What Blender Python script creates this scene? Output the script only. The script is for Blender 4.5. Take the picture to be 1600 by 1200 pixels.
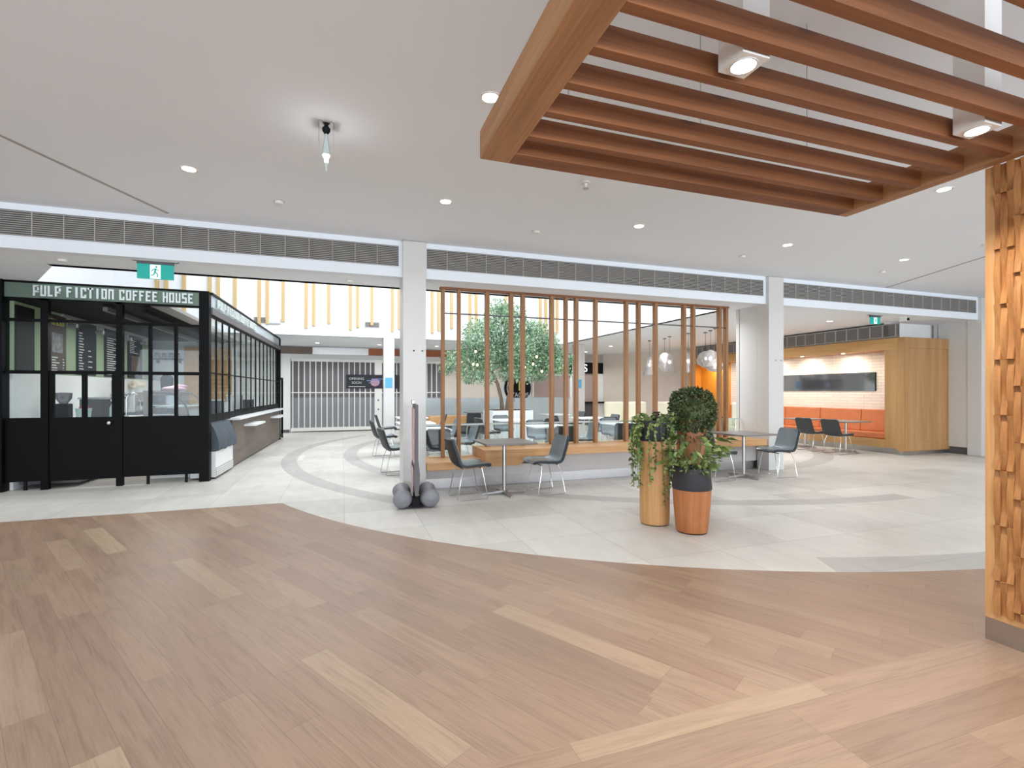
import bpy, bmesh, math, random
from mathutils import Vector, Matrix
random.seed(7)
PI = math.pi
C = bpy.context.scene.collection
for o in list(bpy.data.objects): bpy.data.objects.remove(o)

# ------------------------------------------------------------------ camera, world, light
F_PX = 770.0
cam = bpy.data.cameras.new('camera'); camo = bpy.data.objects.new('camera', cam); C.objects.link(camo)
camo.location = (0, 0, 1.43)
camo.rotation_euler = (PI/2, 0, -math.atan(265/770.0))
cam.sensor_fit = 'HORIZONTAL'; cam.sensor_width = 36.0
cam.lens = 36.0*F_PX/1600.0
cam.shift_y = 12.0/1600.0
cam.clip_start = 0.05; cam.clip_end = 200
bpy.context.scene.camera = camo

w = bpy.data.worlds.new('world'); bpy.context.scene.world = w; w.use_nodes = True
bg = w.node_tree.nodes['Background']
bg.inputs['Color'].default_value = (0.76, 0.88, 1.0, 1); bg.inputs['Strength'].default_value = 1.0
sc = bpy.context.scene
sc.view_settings.view_transform = 'Standard'; sc.view_settings.look = 'None'
sc.view_settings.gamma = 1.0; sc.view_settings.use_curve_mapping = False
sc.view_settings.exposure = 0.38
try:
    sc.cycles.use_denoising = True
    sc.cycles.max_bounces = 9; sc.cycles.diffuse_bounces = 6; sc.cycles.transparent_max_bounces = 16
    sc.cycles.sample_clamp_indirect = 8.0; sc.cycles.caustics_reflective = False; sc.cycles.caustics_refractive = False
    sc.cycles.use_adaptive_sampling = True; sc.cycles.adaptive_threshold = 0.02
except Exception: pass

def area_light(name, loc, size, power, color=(1, 1, 1), size_y=None, rot=(0, 0, 0), disk=False, spread=PI):
    l = bpy.data.lights.new(name, 'AREA'); l.energy = power; l.color = color
    l.shape = 'DISK' if disk else 'RECTANGLE'; l.size = size
    if not disk: l.size_y = size_y or size
    l.spread = spread
    o = bpy.data.objects.new(name, l); o.location = loc; o.rotation_euler = rot; C.objects.link(o)
    return o
# daylight coming down through the roof opening of the skylight
area_light('skylight_daylight', (1.7, 11.4, 5.9), 10.0, 430, (0.93, 0.97, 1.0), 6.8)

# added fill light behind the camera, tilted up to brighten the ceiling
area_light('rear_fill', (3.0, -5.8, 1.8), 22.0, 1050, (0.80, 0.90, 1.0), 3.2, (PI/2+0.5, 0, 0))
# ------------------------------------------------------------------ node helpers
class NT:
    def __init__(s, name):
        s.m = bpy.data.materials.new(name); s.m.use_nodes = True; s.t = s.m.node_tree
        s.b = s.t.nodes['Principled BSDF']; s.out = s.t.nodes['Material Output']
    def n(s, k, **kw):
        x = s.t.nodes.new(k)
        for a, v in kw.items(): setattr(x, a, v)
        return x
    def L(s, a, b): s.t.links.new(a, b)
    def put(s, v, sock):
        if hasattr(v, 'is_linked') or hasattr(v, 'links'): s.L(v, sock)
        else: sock.default_value = v
    def math(s, op, a, b=0.0, c=None):
        x = s.n('ShaderNodeMath', operation=op); s.put(a, x.inputs[0]); s.put(b, x.inputs[1])
        if c is not None: s.put(c, x.inputs[2])
        return x.outputs[0]
    def obj(s): return s.n('ShaderNodeTexCoord').outputs['Object']
    def mapping(s, v, loc=(0, 0, 0), rot=(0, 0, 0), scale=(1, 1, 1)):
        x = s.n('ShaderNodeMapping'); s.L(v, x.inputs['Vector'])
        x.inputs['Location'].default_value = loc; x.inputs['Rotation'].default_value = rot; x.inputs['Scale'].default_value = scale
        return x.outputs[0]
    def sep(s, v): x = s.n('ShaderNodeSeparateXYZ'); s.L(v, x.inputs[0]); return x.outputs
    def comb(s, a, b, c=0.0):
        x = s.n('ShaderNodeCombineXYZ'); s.put(a, x.inputs[0]); s.put(b, x.inputs[1]); s.put(c, x.inputs[2]); return x.outputs[0]
    def noise(s, v, scale=5, detail=4, rough=0.55, dist=0.0):
        x = s.n('ShaderNodeTexNoise'); s.L(v, x.inputs['Vector'])
        x.inputs['Scale'].default_value = scale; x.inputs['Detail'].default_value = detail
        x.inputs['Roughness'].default_value = rough; x.inputs['Distortion'].default_value = dist
        return x.outputs[0]
    def white(s, v): x = s.n('ShaderNodeTexWhiteNoise', noise_dimensions='3D'); s.L(v, x.inputs['Vector']); return x.outputs[0]
    def ramp(s, f, stops):
        x = s.n('ShaderNodeValToRGB'); s.put(f, x.inputs[0]); e = x.color_ramp.elements
        while len(e) < len(stops): e.new(0.5)
        for i, (p, c) in enumerate(stops): e[i].position = p; e[i].color = tuple(c)+(1,) if len(c) == 3 else c
        return x.outputs[0]
    def mix(s, f, a, b, mode='MIX'):
        x = s.n('ShaderNodeMix', data_type='RGBA', blend_type=mode)
        s.put(f, x.inputs[0])
        for v, i in ((a, 6), (b, 7)):
            if isinstance(v, tuple): x.inputs[i].default_value = v if len(v) == 4 else v+(1,)
            else: s.L(v, x.inputs[i])
        return x.outputs[2]
    def bump(s, h, strength=0.2, dist=0.01):
        x = s.n('ShaderNodeBump'); s.L(h, x.inputs['Height']); x.inputs['Strength'].default_value = strength
        x.inputs['Distance'].default_value = dist; s.L(x.outputs[0], s.b.inputs['Normal'])

def srgb(r, g, b):
    f = lambda c: ((c/255+0.055)/1.055)**2.4 if c > 10 else c/255/12.92
    return (f(r), f(g), f(b))

def paint(name, col, rough=0.6, metal=0.0, var=0.04, scale=3.0, spec=0.5, bump=0.0):
    t = NT(name); v = t.obj(); n = t.noise(v, scale, 5)
    lo = tuple(max(0, c*(1-var)) for c in col); hi = tuple(min(1, c*(1+var)) for c in col)
    t.L(t.ramp(n, [(0.3, lo), (0.7, hi)]), t.b.inputs['Base Color'])
    t.b.inputs['Roughness'].default_value = rough; t.b.inputs['Metallic'].default_value = metal
    t.b.inputs['Specular IOR Level'].default_value = spec
    if bump: t.bump(t.noise(v, scale*30, 3), bump, 0.003)
    return t.m

def emit(name, col, strength):
    t = NT(name); v = t.obj(); n = t.noise(v, 8, 1)
    t.b.inputs['Base Color'].default_value = (*col, 1)
    t.L(t.ramp(n, [(0.0, tuple(c*0.97 for c in col)), (1.0, col)]), t.b.inputs['Emission Color'])
    t.b.inputs['Emission Strength'].default_value = strength
    return t.m

def wood(name, c1, c2, axis=0, scale=1.0, rough=0.5, knots=False):
    """long-grain timber; axis = grain direction in object space"""
    t = NT(name); v = t.obj()
    s = [14*scale]*3; s[axis] = 0.9*scale
    m = t.mapping(v, scale=tuple(s))
    n1 = t.noise(m, 1.0, 6, 0.6, 0.6)
    s2 = [90*scale]*3; s2[axis] = 2.0*scale
    n2 = t.noise(t.mapping(v, scale=tuple(s2)), 1.0, 3, 0.6)
    n3 = t.noise(v, 0.9, 2)
    f = t.math('ADD', t.math('MULTIPLY', n1, 0.62), t.math('MULTIPLY', n2, 0.38))
    col = t.ramp(f, [(0.34, c1), (0.52, tuple((a+b)/2 for a, b in zip(c1, c2))), (0.68, c2)])
    col = t.mix(t.math('MULTIPLY', n3, 0.25), col, tuple(c*0.72 for c in c1))
    if knots:
        k = t.n('ShaderNodeTexVoronoi'); sk = [5.0]*3; sk[axis] = 1.1
        t.L(t.mapping(v, scale=tuple(sk)), k.inputs['Vector']); k.inputs['Scale'].default_value = 1.0
        kf = t.ramp(k.outputs['Distance'], [(0.0, (1, 1, 1)), (0.11, (0, 0, 0))])
        col = t.mix(kf, col, tuple(c*0.35 for c in c1))
    t.L(col, t.b.inputs['Base Color']); t.b.inputs['Roughness'].default_value = rough
    t.bump(f, 0.12, 0.002)
    return t.m

def glass(name, tint=(0.9, 0.95, 0.95), refl=0.12, haze=0.0, hazecol=(0.8, 0.85, 0.88), fk=0.8):
    t = NT(name); t.t.nodes.remove(t.b)
    tr = t.n('ShaderNodeBsdfTransparent'); tr.inputs[0].default_value = (*tint, 1)
    gl = t.n('ShaderNodeBsdfGlossy'); gl.inputs['Roughness'].default_value = 0.03
    fr = t.n('ShaderNodeFresnel'); fr.inputs[0].default_value = 1.45
    mx = t.n('ShaderNodeMixShader'); t.L(t.math('ADD', t.math('MULTIPLY', fr.outputs[0], fk), refl*0.3), mx.inputs[0])
    t.L(tr.outputs[0], mx.inputs[1]); t.L(gl.outputs[0], mx.inputs[2]); last = mx.outputs[0]
    if haze:
        df = t.n('ShaderNodeBsdfDiffuse'); df.inputs[0].default_value = (*hazecol, 1)
        n = t.noise(t.obj(), 1.2, 2); m2 = t.n('ShaderNodeMixShader')
        t.L(t.math('MULTIPLY_ADD', n, 0.06, haze-0.03), m2.inputs[0]); t.L(last, m2.inputs[1]); t.L(df.outputs[0], m2.inputs[2]); last = m2.outputs[0]
    t.L(last, t.out.inputs[0])
    return t.m

# ------------------------------------------------------------------ materials
M = {}
M['ceil'] = paint('ceiling_paint', srgb(238, 243, 248), 0.9, var=0.015, scale=0.6)
M['wallw'] = paint('white_wall_paint', srgb(238, 238, 236), 0.75, var=0.015)
M['upst'] = paint('skylight_wall_paint', srgb(244, 245, 246), 0.8, var=0.01)
M['beige'] = paint('beige_wall_paint', srgb(222, 210, 199), 0.85, var=0.02)
M['colw'] = paint('column_enamel', srgb(212, 210, 206), 0.35, var=0.01)
M['louver'] = paint('louver_grey', srgb(176, 171, 165), 0.6, var=0.03)
M['dark'] = paint('dark_cavity', srgb(92, 88, 84), 0.8)
M['black'] = paint('black_steel', srgb(5, 5, 6), 0.5, var=0.1, spec=0.12)
M['blackm'] = paint('black_matte', srgb(16, 16, 17), 0.75, var=0.08, spec=0.25)
M['chrome'] = paint('brushed_chrome', srgb(205, 205, 205), 0.22, 1.0, var=0.02, scale=20)
M['steel'] = paint('brushed_steel', srgb(188, 184, 182), 0.32, 1.0, var=0.04, scale=12)
M['plinth'] = paint('plinth_paint', srgb(196, 190, 186), 0.5, var=0.01)
M['white'] = paint('white_laminate', srgb(236, 237, 237), 0.4, var=0.01)
M['whitem'] = paint('white_powder', srgb(232, 230, 226), 0.55, var=0.01)
M['rug_grey'] = paint('grey_plastic', srgb(128, 128, 132), 0.5, var=0.04, scale=20)
M['dgrey'] = paint('dark_grey_metal', srgb(92, 88, 90), 0.5, var=0.03)
M['shell'] = paint('chair_shell_charcoal', srgb(46, 49, 51), 0.55, var=0.06, scale=25, bump=0.05)
M['pad'] = paint('chair_leather_bluegrey', srgb(112, 121, 125), 0.24, var=0.06, scale=14, bump=0.06)
M['tabtop'] = paint('grey_table_laminate', srgb(128, 122, 118), 0.35, var=0.04, scale=9)
M['tabedge'] = paint('table_edge_grey', srgb(92, 86, 80), 0.5)
M['tan'] = paint('tan_leather', srgb(200, 116, 70), 0.45, var=0.07, scale=9, bump=0.08)
M['orange'] = paint('orange_wall', srgb(226, 150, 48), 0.7, var=0.04)
M['green'] = paint('sage_green', srgb(146, 165, 132), 0.7, var=0.03)
M['signgreen'] = paint('sign_green', srgb(92, 112, 98), 0.55, var=0.06, scale=6)
M['letter'] = paint('letter_silver', srgb(205, 212, 210), 0.4, var=0.08, scale=30)
M['yellow'] = paint('menu_yellow', srgb(214, 204, 84), 0.6)
M['ink'] = paint('menu_white_print', srgb(205, 206, 204), 0.6)
M['photo'] = paint('menu_photo_grey', srgb(120, 122, 124), 0.6, var=0.5, scale=12)
M['photo2'] = paint('menu_photo_brown', srgb(96, 74, 64), 0.6, var=0.6, scale=22)
M['brown'] = paint('menu_frame_brown', srgb(62, 46, 40), 0.6)
M['cover'] = paint('blue_grey_cloth_cover', srgb(76, 84, 92), 0.8, var=0.1, scale=5, bump=0.2)
M['counterp'] = wood('taupe_laminate', srgb(96, 84, 76), srgb(128, 114, 103), 1, 0.6, 0.5)
M['cream'] = paint('cream_upholstery', srgb(226, 222, 200), 0.8, var=0.03)
M['blue'] = paint('blue_poster', srgb(96, 170, 214), 0.5, var=0.12, scale=20)
M['navy'] = paint('navy_banner', srgb(34, 36, 48), 0.6, var=0.04)
M['pink'] = paint('logo_pink', srgb(196, 150, 164), 0.5, var=0.2, scale=30)
M['logoblue'] = paint('logo_blue', srgb(120, 140, 190), 0.5, var=0.2, scale=30)
M['shutter'] = paint('pink_grey_shutter', srgb(176, 156, 150), 0.6, var=0.02)
M['soil'] = paint('soil', srgb(70, 52, 42), 0.95, var=0.3, scale=40)
M['red'] = paint('red_plastic', srgb(196, 40, 60), 0.4)
M['tote'] = paint('pale_green_plastic', srgb(205, 226, 218), 0.4)
M['navyc'] = paint('navy_plastic', srgb(32, 44, 70), 0.4, var=0.2, scale=12)
M['paper'] = paint('paper_roll', srgb(226, 205, 180), 0.8)
M['exitg'] = emit('exit_sign_green', srgb(20, 140, 130), 0.55)
M['exitw'] = emit('exit_sign_white', (0.9, 1.0, 0.96), 0.8)
M['lens'] = emit('lamp_lens', (1.0, 0.97, 0.92), 6.0)
M['bulb'] = emit('warm_bulb', (1.0, 0.72, 0.38), 5.0)
M['sign_lit'] = emit('lit_sign_white', (1, 1, 1), 1.2)
M['sign_yel'] = emit('lit_sign_yellow', srgb(220, 220, 40), 1.0)
M['glass'] = glass('clear_glass')
M['glassk'] = glass('kiosk_glass', (0.93, 0.96, 0.96), 0.03, fk=0.3)
M['frost'] = glass('frosted_glass', (0.9, 0.95, 0.97), 0.1, 0.72, srgb(205, 214, 218))
M['smoke'] = glass('grey_smoked_glass', (0.62, 0.62, 0.66), 0.25, 0.3, srgb(120, 120, 126))
M['glassedge'] = paint('glass_edge_green', srgb(196, 208, 204), 0.25)
M['mirror'] = paint('dark_mirror', srgb(160, 164, 168), 0.06, 0.9, var=0.02)
M['beam'] = wood('canopy_timber', srgb(112, 66, 34), srgb(160, 102, 60), 0, 0.9, 0.6, True)
M['beamy'] = wood('canopy_timber_end', srgb(150, 106, 68), srgb(200, 150, 104), 1, 0.9, 0.6, True)
M['screen'] = wood('screen_timber', srgb(134, 90, 54), srgb(184, 136, 90), 2, 1.0, 0.55)
M['bench'] = wood('bench_oak', srgb(196, 142, 90), srgb(226, 178, 124), 0, 0.8, 0.45)
M['batten'] = wood('batten_pine', srgb(196, 164, 112), srgb(216, 186, 136), 2, 0.8, 0.6)
M['oak'] = wood('golden_oak', srgb(168, 124, 76), srgb(200, 156, 106), 2, 0.5, 0.5)
M['oaky'] = wood('golden_oak_long', srgb(182, 136, 82), srgb(210, 166, 112), 1, 0.5, 0.5)
M['weave'] = wood('woven_cedar', srgb(156, 102, 56), srgb(206, 152, 96), 2, 1.2, 0.45)
M['pot1'] = wood('pale_log', srgb(188, 136, 84), srgb(222, 176, 122), 2, 0.7, 0.55)
M['pot2'] = wood('red_fir', srgb(156, 92, 50), srgb(196, 128, 78), 2, 0.9, 0.5)
M['bark'] = wood('bark', srgb(98, 80, 64), srgb(158, 138, 116), 2, 1.6, 0.9)
M['bowl'] = paint('charcoal_planter', srgb(46, 45, 48), 0.6, var=0.05)

def leafmat(name, stops, rough=0.45):
    t = NT(name); n = t.noise(t.obj(), 9, 2, 0.5); g = t.n('ShaderNodeNewGeometry')
    f = t.math('ADD', t.math('MULTIPLY', n, 0.5), t.math('MULTIPLY', g.outputs['Random Per Island'], 0.5))
    t.L(t.ramp(f, stops), t.b.inputs['Base Color']); t.b.inputs['Roughness'].default_value = rough
    return t.m
M['leaf_tree'] = leafmat('ficus_leaves', [(0.2, srgb(66, 102, 74)), (0.45, srgb(122, 158, 122)), (0.62, srgb(168, 196, 160)), (0.8, srgb(214, 232, 204))])  # lighter stops put pale highlights into the leaf colour
M['leaf_bush'] = leafmat('bush_leaves', [(0.2, srgb(32, 44, 22)), (0.5, srgb(62, 80, 38)), (0.8, srgb(124, 138, 88))], 0.35)
M['leaf_vine'] = leafmat('vine_leaves', [(0.2, srgb(58, 78, 34)), (0.5, srgb(104, 126, 60)), (0.8, srgb(168, 182, 112))], 0.35)
M['stem'] = paint('green_stem', srgb(92, 110, 56), 0.6)

def brick_white():
    t = NT('whitewashed_stone'); v = t.obj(); s = t.sep(v)
    v2 = t.comb(s[1], s[2], 0.0)
    br = t.n('ShaderNodeTexBrick'); t.L(v2, br.inputs['Vector'])
    br.inputs['Scale'].default_value = 1.0; br.inputs['Brick Width'].default_value = 0.42; br.inputs['Row Height'].default_value = 0.075
    br.inputs['Mortar Size'].default_value = 0.004; br.inputs['Color1'].default_value = (*srgb(246, 232, 216), 1)
    br.inputs['Color2'].default_value = (*srgb(236, 220, 204), 1); br.inputs['Mortar'].default_value = (*srgb(190, 170, 154), 1)
    n = t.noise(v, 6, 5)
    t.L(t.mix(t.math('MULTIPLY', n, 0.3), br.outputs[0], srgb(246, 232, 218)), t.b.inputs['Base Color'])
    t.b.inputs['Roughness'].default_value = 0.85
    h = t.math('ADD', t.math('MULTIPLY', br.outputs['Fac'], -0.6), n); t.bump(h, 0.5, 0.02)
    return t.m
M['stone'] = brick_white()

def tile_floor():
    t = NT('pale_stone_tile'); v = t.obj(); s = t.sep(v); x, y = s[0], s[1]
    u = t.math('DIVIDE', t.math('ADD', x, 9.58), 0.8); w_ = t.math('DIVIDE', t.math('ADD', y, 4.8), 0.84)
    fu = t.math('FRACT', u); fw = t.math('FRACT', w_)
    def edge(f, wd): return t.math('LESS_THAN', t.math('MINIMUM', f, t.math('SUBTRACT', 1.0, f)), wd)
    joint = t.math('MAXIMUM', edge(fu, 0.004), edge(fw, 0.004))
    r = t.white(t.comb(t.math('FLOOR', u), t.math('FLOOR', w_), 1.0))
    n = t.noise(v, 1.1, 6, 0.6, 0.8); n2 = t.noise(t.mapping(v, scale=(5, 1.6, 1)), 1.6, 5)
    f = t.math('ADD', t.math('MULTIPLY', n, 0.5), t.math('ADD', t.math('MULTIPLY', n2, 0.3), t.math('MULTIPLY', r, 0.2)))
    col = t.ramp(f, [(0.3, srgb(184, 180, 172)), (0.5, srgb(201, 197, 189)), (0.7, srgb(214, 210, 202))])
    # inlaid curved bands of darker stone
    def dist(cx, cy): return t.math('SQRT', t.math('ADD', t.math('POWER', t.math('ABSOLUTE', t.math('SUBTRACT', x, cx)), 2.0), t.math('POWER', t.math('ABSOLUTE', t.math('SUBTRACT', y, cy)), 2.0)))
    d = dist(7.22, 11.69)
    def band(d, a, b): return t.math('MULTIPLY', t.math('GREATER_THAN', d, a), t.math('LESS_THAN', d, b))
    left = t.math('LESS_THAN', x, 0.75)
    b1 = t.math('MULTIPLY', band(d, 8.13, 8.43), left)
    b2 = t.math('MULTIPLY', band(d, 6.90, 7.20), t.math('LESS_THAN', x, 7.3)); b3 = band(d, 4.42, 4.80)
    d2 = dist(6.4, 10.23); b4 = t.math('MULTIPLY', band(d2, 7.5, 7.9), t.math('GREATER_THAN', t.math('ADD', x, t.math('MULTIPLY', y, -0.5)), 2.28))
    b = t.math('MAXIMUM', t.math('MAXIMUM', b1, b2), t.math('MAXIMUM', b3, b4))
    col = t.mix(t.math('MULTIPLY', b, 0.68), col, t.mix(n2, srgb(150, 147, 142), srgb(176, 173, 168)))
    col = t.mix(t.math('MULTIPLY', joint, 0.55), col, srgb(140, 136, 130))
    t.L(col, t.b.inputs['Base Color'])
    t.L(t.math('MULTIPLY_ADD', n, 0.25, 0.28), t.b.inputs['Roughness'])
    t.bump(t.math('MULTIPLY', joint, -1.0), 0.15, 0.003)
    return t.m
M['tile'] = tile_floor()

def plank_floor():
    t = NT('oak_plank_floor'); v = t.obj(); s = t.sep(v)
    def planks(vec, W, Ln, seed):
        q = t.sep(vec); row = t.math('FLOOR', t.math('DIVIDE', q[1], W))
        off = t.math('MULTIPLY', t.white(t.comb(row, seed, 3.0)), Ln*3)
        uu = t.math('DIVIDE', t.math('ADD', q[0], off), Ln)
        colid = t.math('FLOOR', uu)
        rid = t.white(t.comb(row, colid, seed)); rid2 = t.white(t.comb(colid, row, seed+4.2))
        fv = t.math('FRACT', t.math('DIVIDE', q[1], W)); fu = t.math('FRACT', uu)
        e1 = t.math('LESS_THAN', t.math('MINIMUM', fv, t.math('SUBTRACT', 1.0, fv)), 0.006/W*0.25)
        e2 = t.math('LESS_THAN', t.math('MINIMUM', fu, t.math('SUBTRACT', 1.0, fu)), 0.0014/Ln)
        seam = t.math('MAXIMUM', e1, e2)
        gv = t.comb(t.math('MULTIPLY', t.math('ADD', q[0], t.math('MULTIPLY', rid, 30.0)), 1.3), t.math('MULTIPLY', t.math('ADD', q[1], t.math('MULTIPLY', rid2, 9.0)), 16.0), rid)
        g1 = t.noise(gv, 1.0, 6, 0.62, 1.2)
        gv2 = t.comb(t.math('MULTIPLY', q[0], 5.0), t.math('MULTIPLY', q[1], 130.0), rid)
        g2 = t.noise(gv2, 1.0, 2, 0.5)
        return rid, rid2, seam, g1, g2
    va = t.mapping(v, rot=(0, 0, math.radians(60)))     # planks run at -60 degrees
    A = planks(va, 0.155, 1.15, 2.3); B = planks(v, 0.19, 1.3, 7.0)
    sel = t.math('LESS_THAN', s[1], 1.82)
    def pick(i):
        x = t.n('ShaderNodeMix', data_type='FLOAT'); t.L(sel, x.inputs[0]); t.L(A[i], x.inputs[2]); t.L(B[i], x.inputs[3]); return x.outputs[0]
    rid, rid2, seam, g1, g2 = [pick(i) for i in range(5)]
    base = t.ramp(rid, [(0.0, srgb(139, 115, 96)), (0.2, srgb(146, 121, 101)), (0.6, srgb(152, 127, 106)), (0.92, srgb(157, 132, 110)), (0.97, srgb(165, 142, 117)), (1.0, srgb(171, 149, 122))])
    tint = t.mix(t.math('MULTIPLY', rid2, 0.45), base, srgb(148, 118, 100))
    f = t.math('ADD', t.math('MULTIPLY', g1, 0.65), t.math('MULTIPLY', g2, 0.35))
    dark = t.ramp(f, [(0.34, (0.76, 0.73, 0.70)), (0.5, (0.98, 0.98, 0.98)), (0.64, (1.10, 1.10, 1.10))])
    col = t.mix(1.0, tint, dark, 'MULTIPLY')
    col = t.mix(t.math('MULTIPLY', seam, 0.5), col, srgb(104, 84, 70))
    t.L(col, t.b.inputs['Base Color'])
    t.L(t.math('MULTIPLY_ADD', g1, 0.2, 0.27), t.b.inputs['Roughness'])
    t.bump(t.math('SUBTRACT', t.math('MULTIPLY', g2, 0.25), seam), 0.1, 0.002)
    return t.m
M['plank'] = plank_floor()

# ------------------------------------------------------------------ mesh helpers
class MB:
    def __init__(s): s.bm = bmesh.new(); s.mi = 0
    def _f(s, vs):
        try:
            f = s.bm.faces.new(vs); f.material_index = s.mi; return f
        except ValueError: return None
    def box(s, x0, x1, y0, y1, z0, z1, rot=None, piv=None):
        P = [(x, y, z) for z in (z0, z1) for y in (y0, y1) for x in (x0, x1)]
        vs = []
        for p in P:
            p = Vector(p)
            if rot is not None: p = rot @ (p-Vector(piv)) + Vector(piv)
            vs.append(s.bm.verts.new(p))
        for q in ((0, 2, 3, 1), (4, 5, 7, 6), (0, 1, 5, 4), (2, 6, 7, 3), (0, 4, 6, 2), (1, 3, 7, 5)): s._f([vs[i] for i in q])
        return s
    def cyl(s, a, b, r, r2=None, seg=12, cap=True):
        a, b = Vector(a), Vector(b); r2 = r if r2 is None else r2
        d = (b-a).normalized(); u = d.orthogonal().normalized(); v = d.cross(u)
        A = [s.bm.verts.new(a+(u*math.cos(2*PI*i/seg)+v*math.sin(2*PI*i/seg))*r) for i in range(seg)]
        B = [s.bm.verts.new(b+(u*math.cos(2*PI*i/seg)+v*math.sin(2*PI*i/seg))*r2) for i in range(seg)]
        for i in range(seg): s._f([A[i], A[(i+1) % seg], B[(i+1) % seg], B[i]])
        if cap: s._f(A[::-1]); s._f(B)
        return s
    def tube(s, pts, r, seg=8, closed=False):
        pts = [Vector(p) for p in pts]; n = len(pts); rings = []
        prev = None
        for i, p in enumerate(pts):
            if closed: d = (pts[(i+1) % n]-pts[i-1]).normalized()
            else: d = (pts[min(i+1, n-1)]-pts[max(i-1, 0)]).normalized()
            u = d.orthogonal().normalized() if prev is None else (prev-d*prev.dot(d)).normalized()
            prev = u; v = d.cross(u); rr = r[i] if isinstance(r, (list, tuple)) else r
            rings.append([s.bm.verts.new(p+(u*math.cos(2*PI*k/seg)+v*math.sin(2*PI*k/seg))*rr) for k in range(seg)])
        for i in range(n if closed else n-1):
            A, B = rings[i], rings[(i+1) % n]
            for k in range(seg): s._f([A[k], A[(k+1) % seg], B[(k+1) % seg], B[k]])
        if not closed: s._f(rings[0][::-1]); s._f(rings[-1])
        return s
    def lathe(s, prof, c=(0, 0, 0), seg=32, axis=2):
        c = Vector(c); rings = []
        for r, z in prof:
            ring = []
            for i in range(seg):
                a = 2*PI*i/seg
                p = Vector((r*math.cos(a), r*math.sin(a), z)) if axis == 2 else (Vector((r*math.cos(a), z, r*math.sin(a))) if axis == 1 else Vector((z, r*math.cos(a), r*math.sin(a))))
                ring.append(s.bm.verts.new(c+p))
            rings.append(ring)
        for A, B in zip(rings, rings[1:]):
            for i in range(seg): s._f([A[i], A[(i+1) % seg], B[(i+1) % seg], B[i]])
        if prof[0][0] > 1e-4: s._f(rings[0][::-1])
        if prof[-1][0] > 1e-4: s._f(rings[-1])
        return s
    def poly(s, pts, z0, z1):
        A = [s.bm.verts.new((x, y, z0)) for x, y in pts]; B = [s.bm.verts.new((x, y, z1)) for x, y in pts]
        n = len(pts)
        for i in range(n): s._f([A[i], A[(i+1) % n], B[(i+1) % n], B[i]])
        s._f(A[::-1]); s._f(B)
        return s
    def face(s, pts): s._f([s.bm.verts.new(p) for p in pts]); return s
    def ball(s, c, r, sx=1, sy=1, sz=1, seg=16):
        n = 9; prof = [(r*math.sin(PI*i/n), -r*math.cos(PI*i/n)) for i in range(n+1)]
        b0 = len(s.bm.verts); s.lathe([(max(a, 1e-5), b) for a, b in prof], (0, 0, 0), seg); s.bm.verts.ensure_lookup_table()
        for v in s.bm.verts[b0:]: v.co = Vector((v.co.x*sx, v.co.y*sy, v.co.z*sz))+Vector(c)
        return s
    def done(s, name, mats, parent=None, smooth=False, bevel=0, loc=None):
        bmesh.ops.recalc_face_normals(s.bm, faces=s.bm.faces[:])
        me = bpy.data.meshes.new(name); s.bm.to_mesh(me); s.bm.free()
        for m in (mats if isinstance(mats, (list, tuple)) else [mats]): me.materials.append(m)
        if smooth:
            for p in me.polygons: p.use_smooth = True
        o = bpy.data.objects.new(name, me); C.objects.link(o)
        if parent is not None: o.parent = parent
        if loc is not None: o.location = loc
        if smooth:
            try: me.set_sharp_from_angle(angle=math.radians(40))
            except Exception: pass
        if bevel:
            b = o.modifiers.new('bevel', 'BEVEL'); b.width = bevel; b.segments = 2; b.limit_method = 'ANGLE'; b.angle_limit = math.radians(40)
        return o

def tag(o, label, cat, group=None):
    o['label'] = label; o['category'] = cat
    if group: o['group'] = group
    return o
def thing(name, label, cat, loc=(0, 0, 0), rotz=0, group=None):
    o = bpy.data.objects.new(name, None); C.objects.link(o); o.location = loc; o.rotation_euler = (0, 0, rotz)
    o.empty_display_size = 0.1
    return tag(o, label, cat, group)
def struct(o): o['kind'] = 'structure'; return o
def dup(root, loc, rotz=None, label=None, group=None):
    r = root.copy(); C.objects.link(r); r.location = loc
    if rotz is not None: r.rotation_euler = (0, 0, rotz)
    if label: r['label'] = label
    if group: r['group'] = group
    for ch in list(root.children):
        c = ch.copy(); C.objects.link(c); c.parent = r
        for g in ch.children:
            d = g.copy(); C.objects.link(d); d.parent = c
    return r

def text(s_, size, mat, name, parent, loc, rot, ext=0.004, xs=1.0, align='LEFT'):
    cu = bpy.data.curves.new(name, 'FONT'); cu.body = s_; cu.size = size; cu.extrude = ext; cu.align_x = align
    t = bpy.data.objects.new(name, cu); C.objects.link(t)
    dg = bpy.context.evaluated_depsgraph_get(); me = bpy.data.meshes.new_from_object(t.evaluated_get(dg))
    bpy.data.objects.remove(t)
    for v in me.vertices: v.co.x *= xs
    me.materials.clear(); me.materials.append(mat)
    o = bpy.data.objects.new(name, me); C.objects.link(o); o.parent = parent; o.location = loc; o.rotation_euler = rot
    return o

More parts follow.
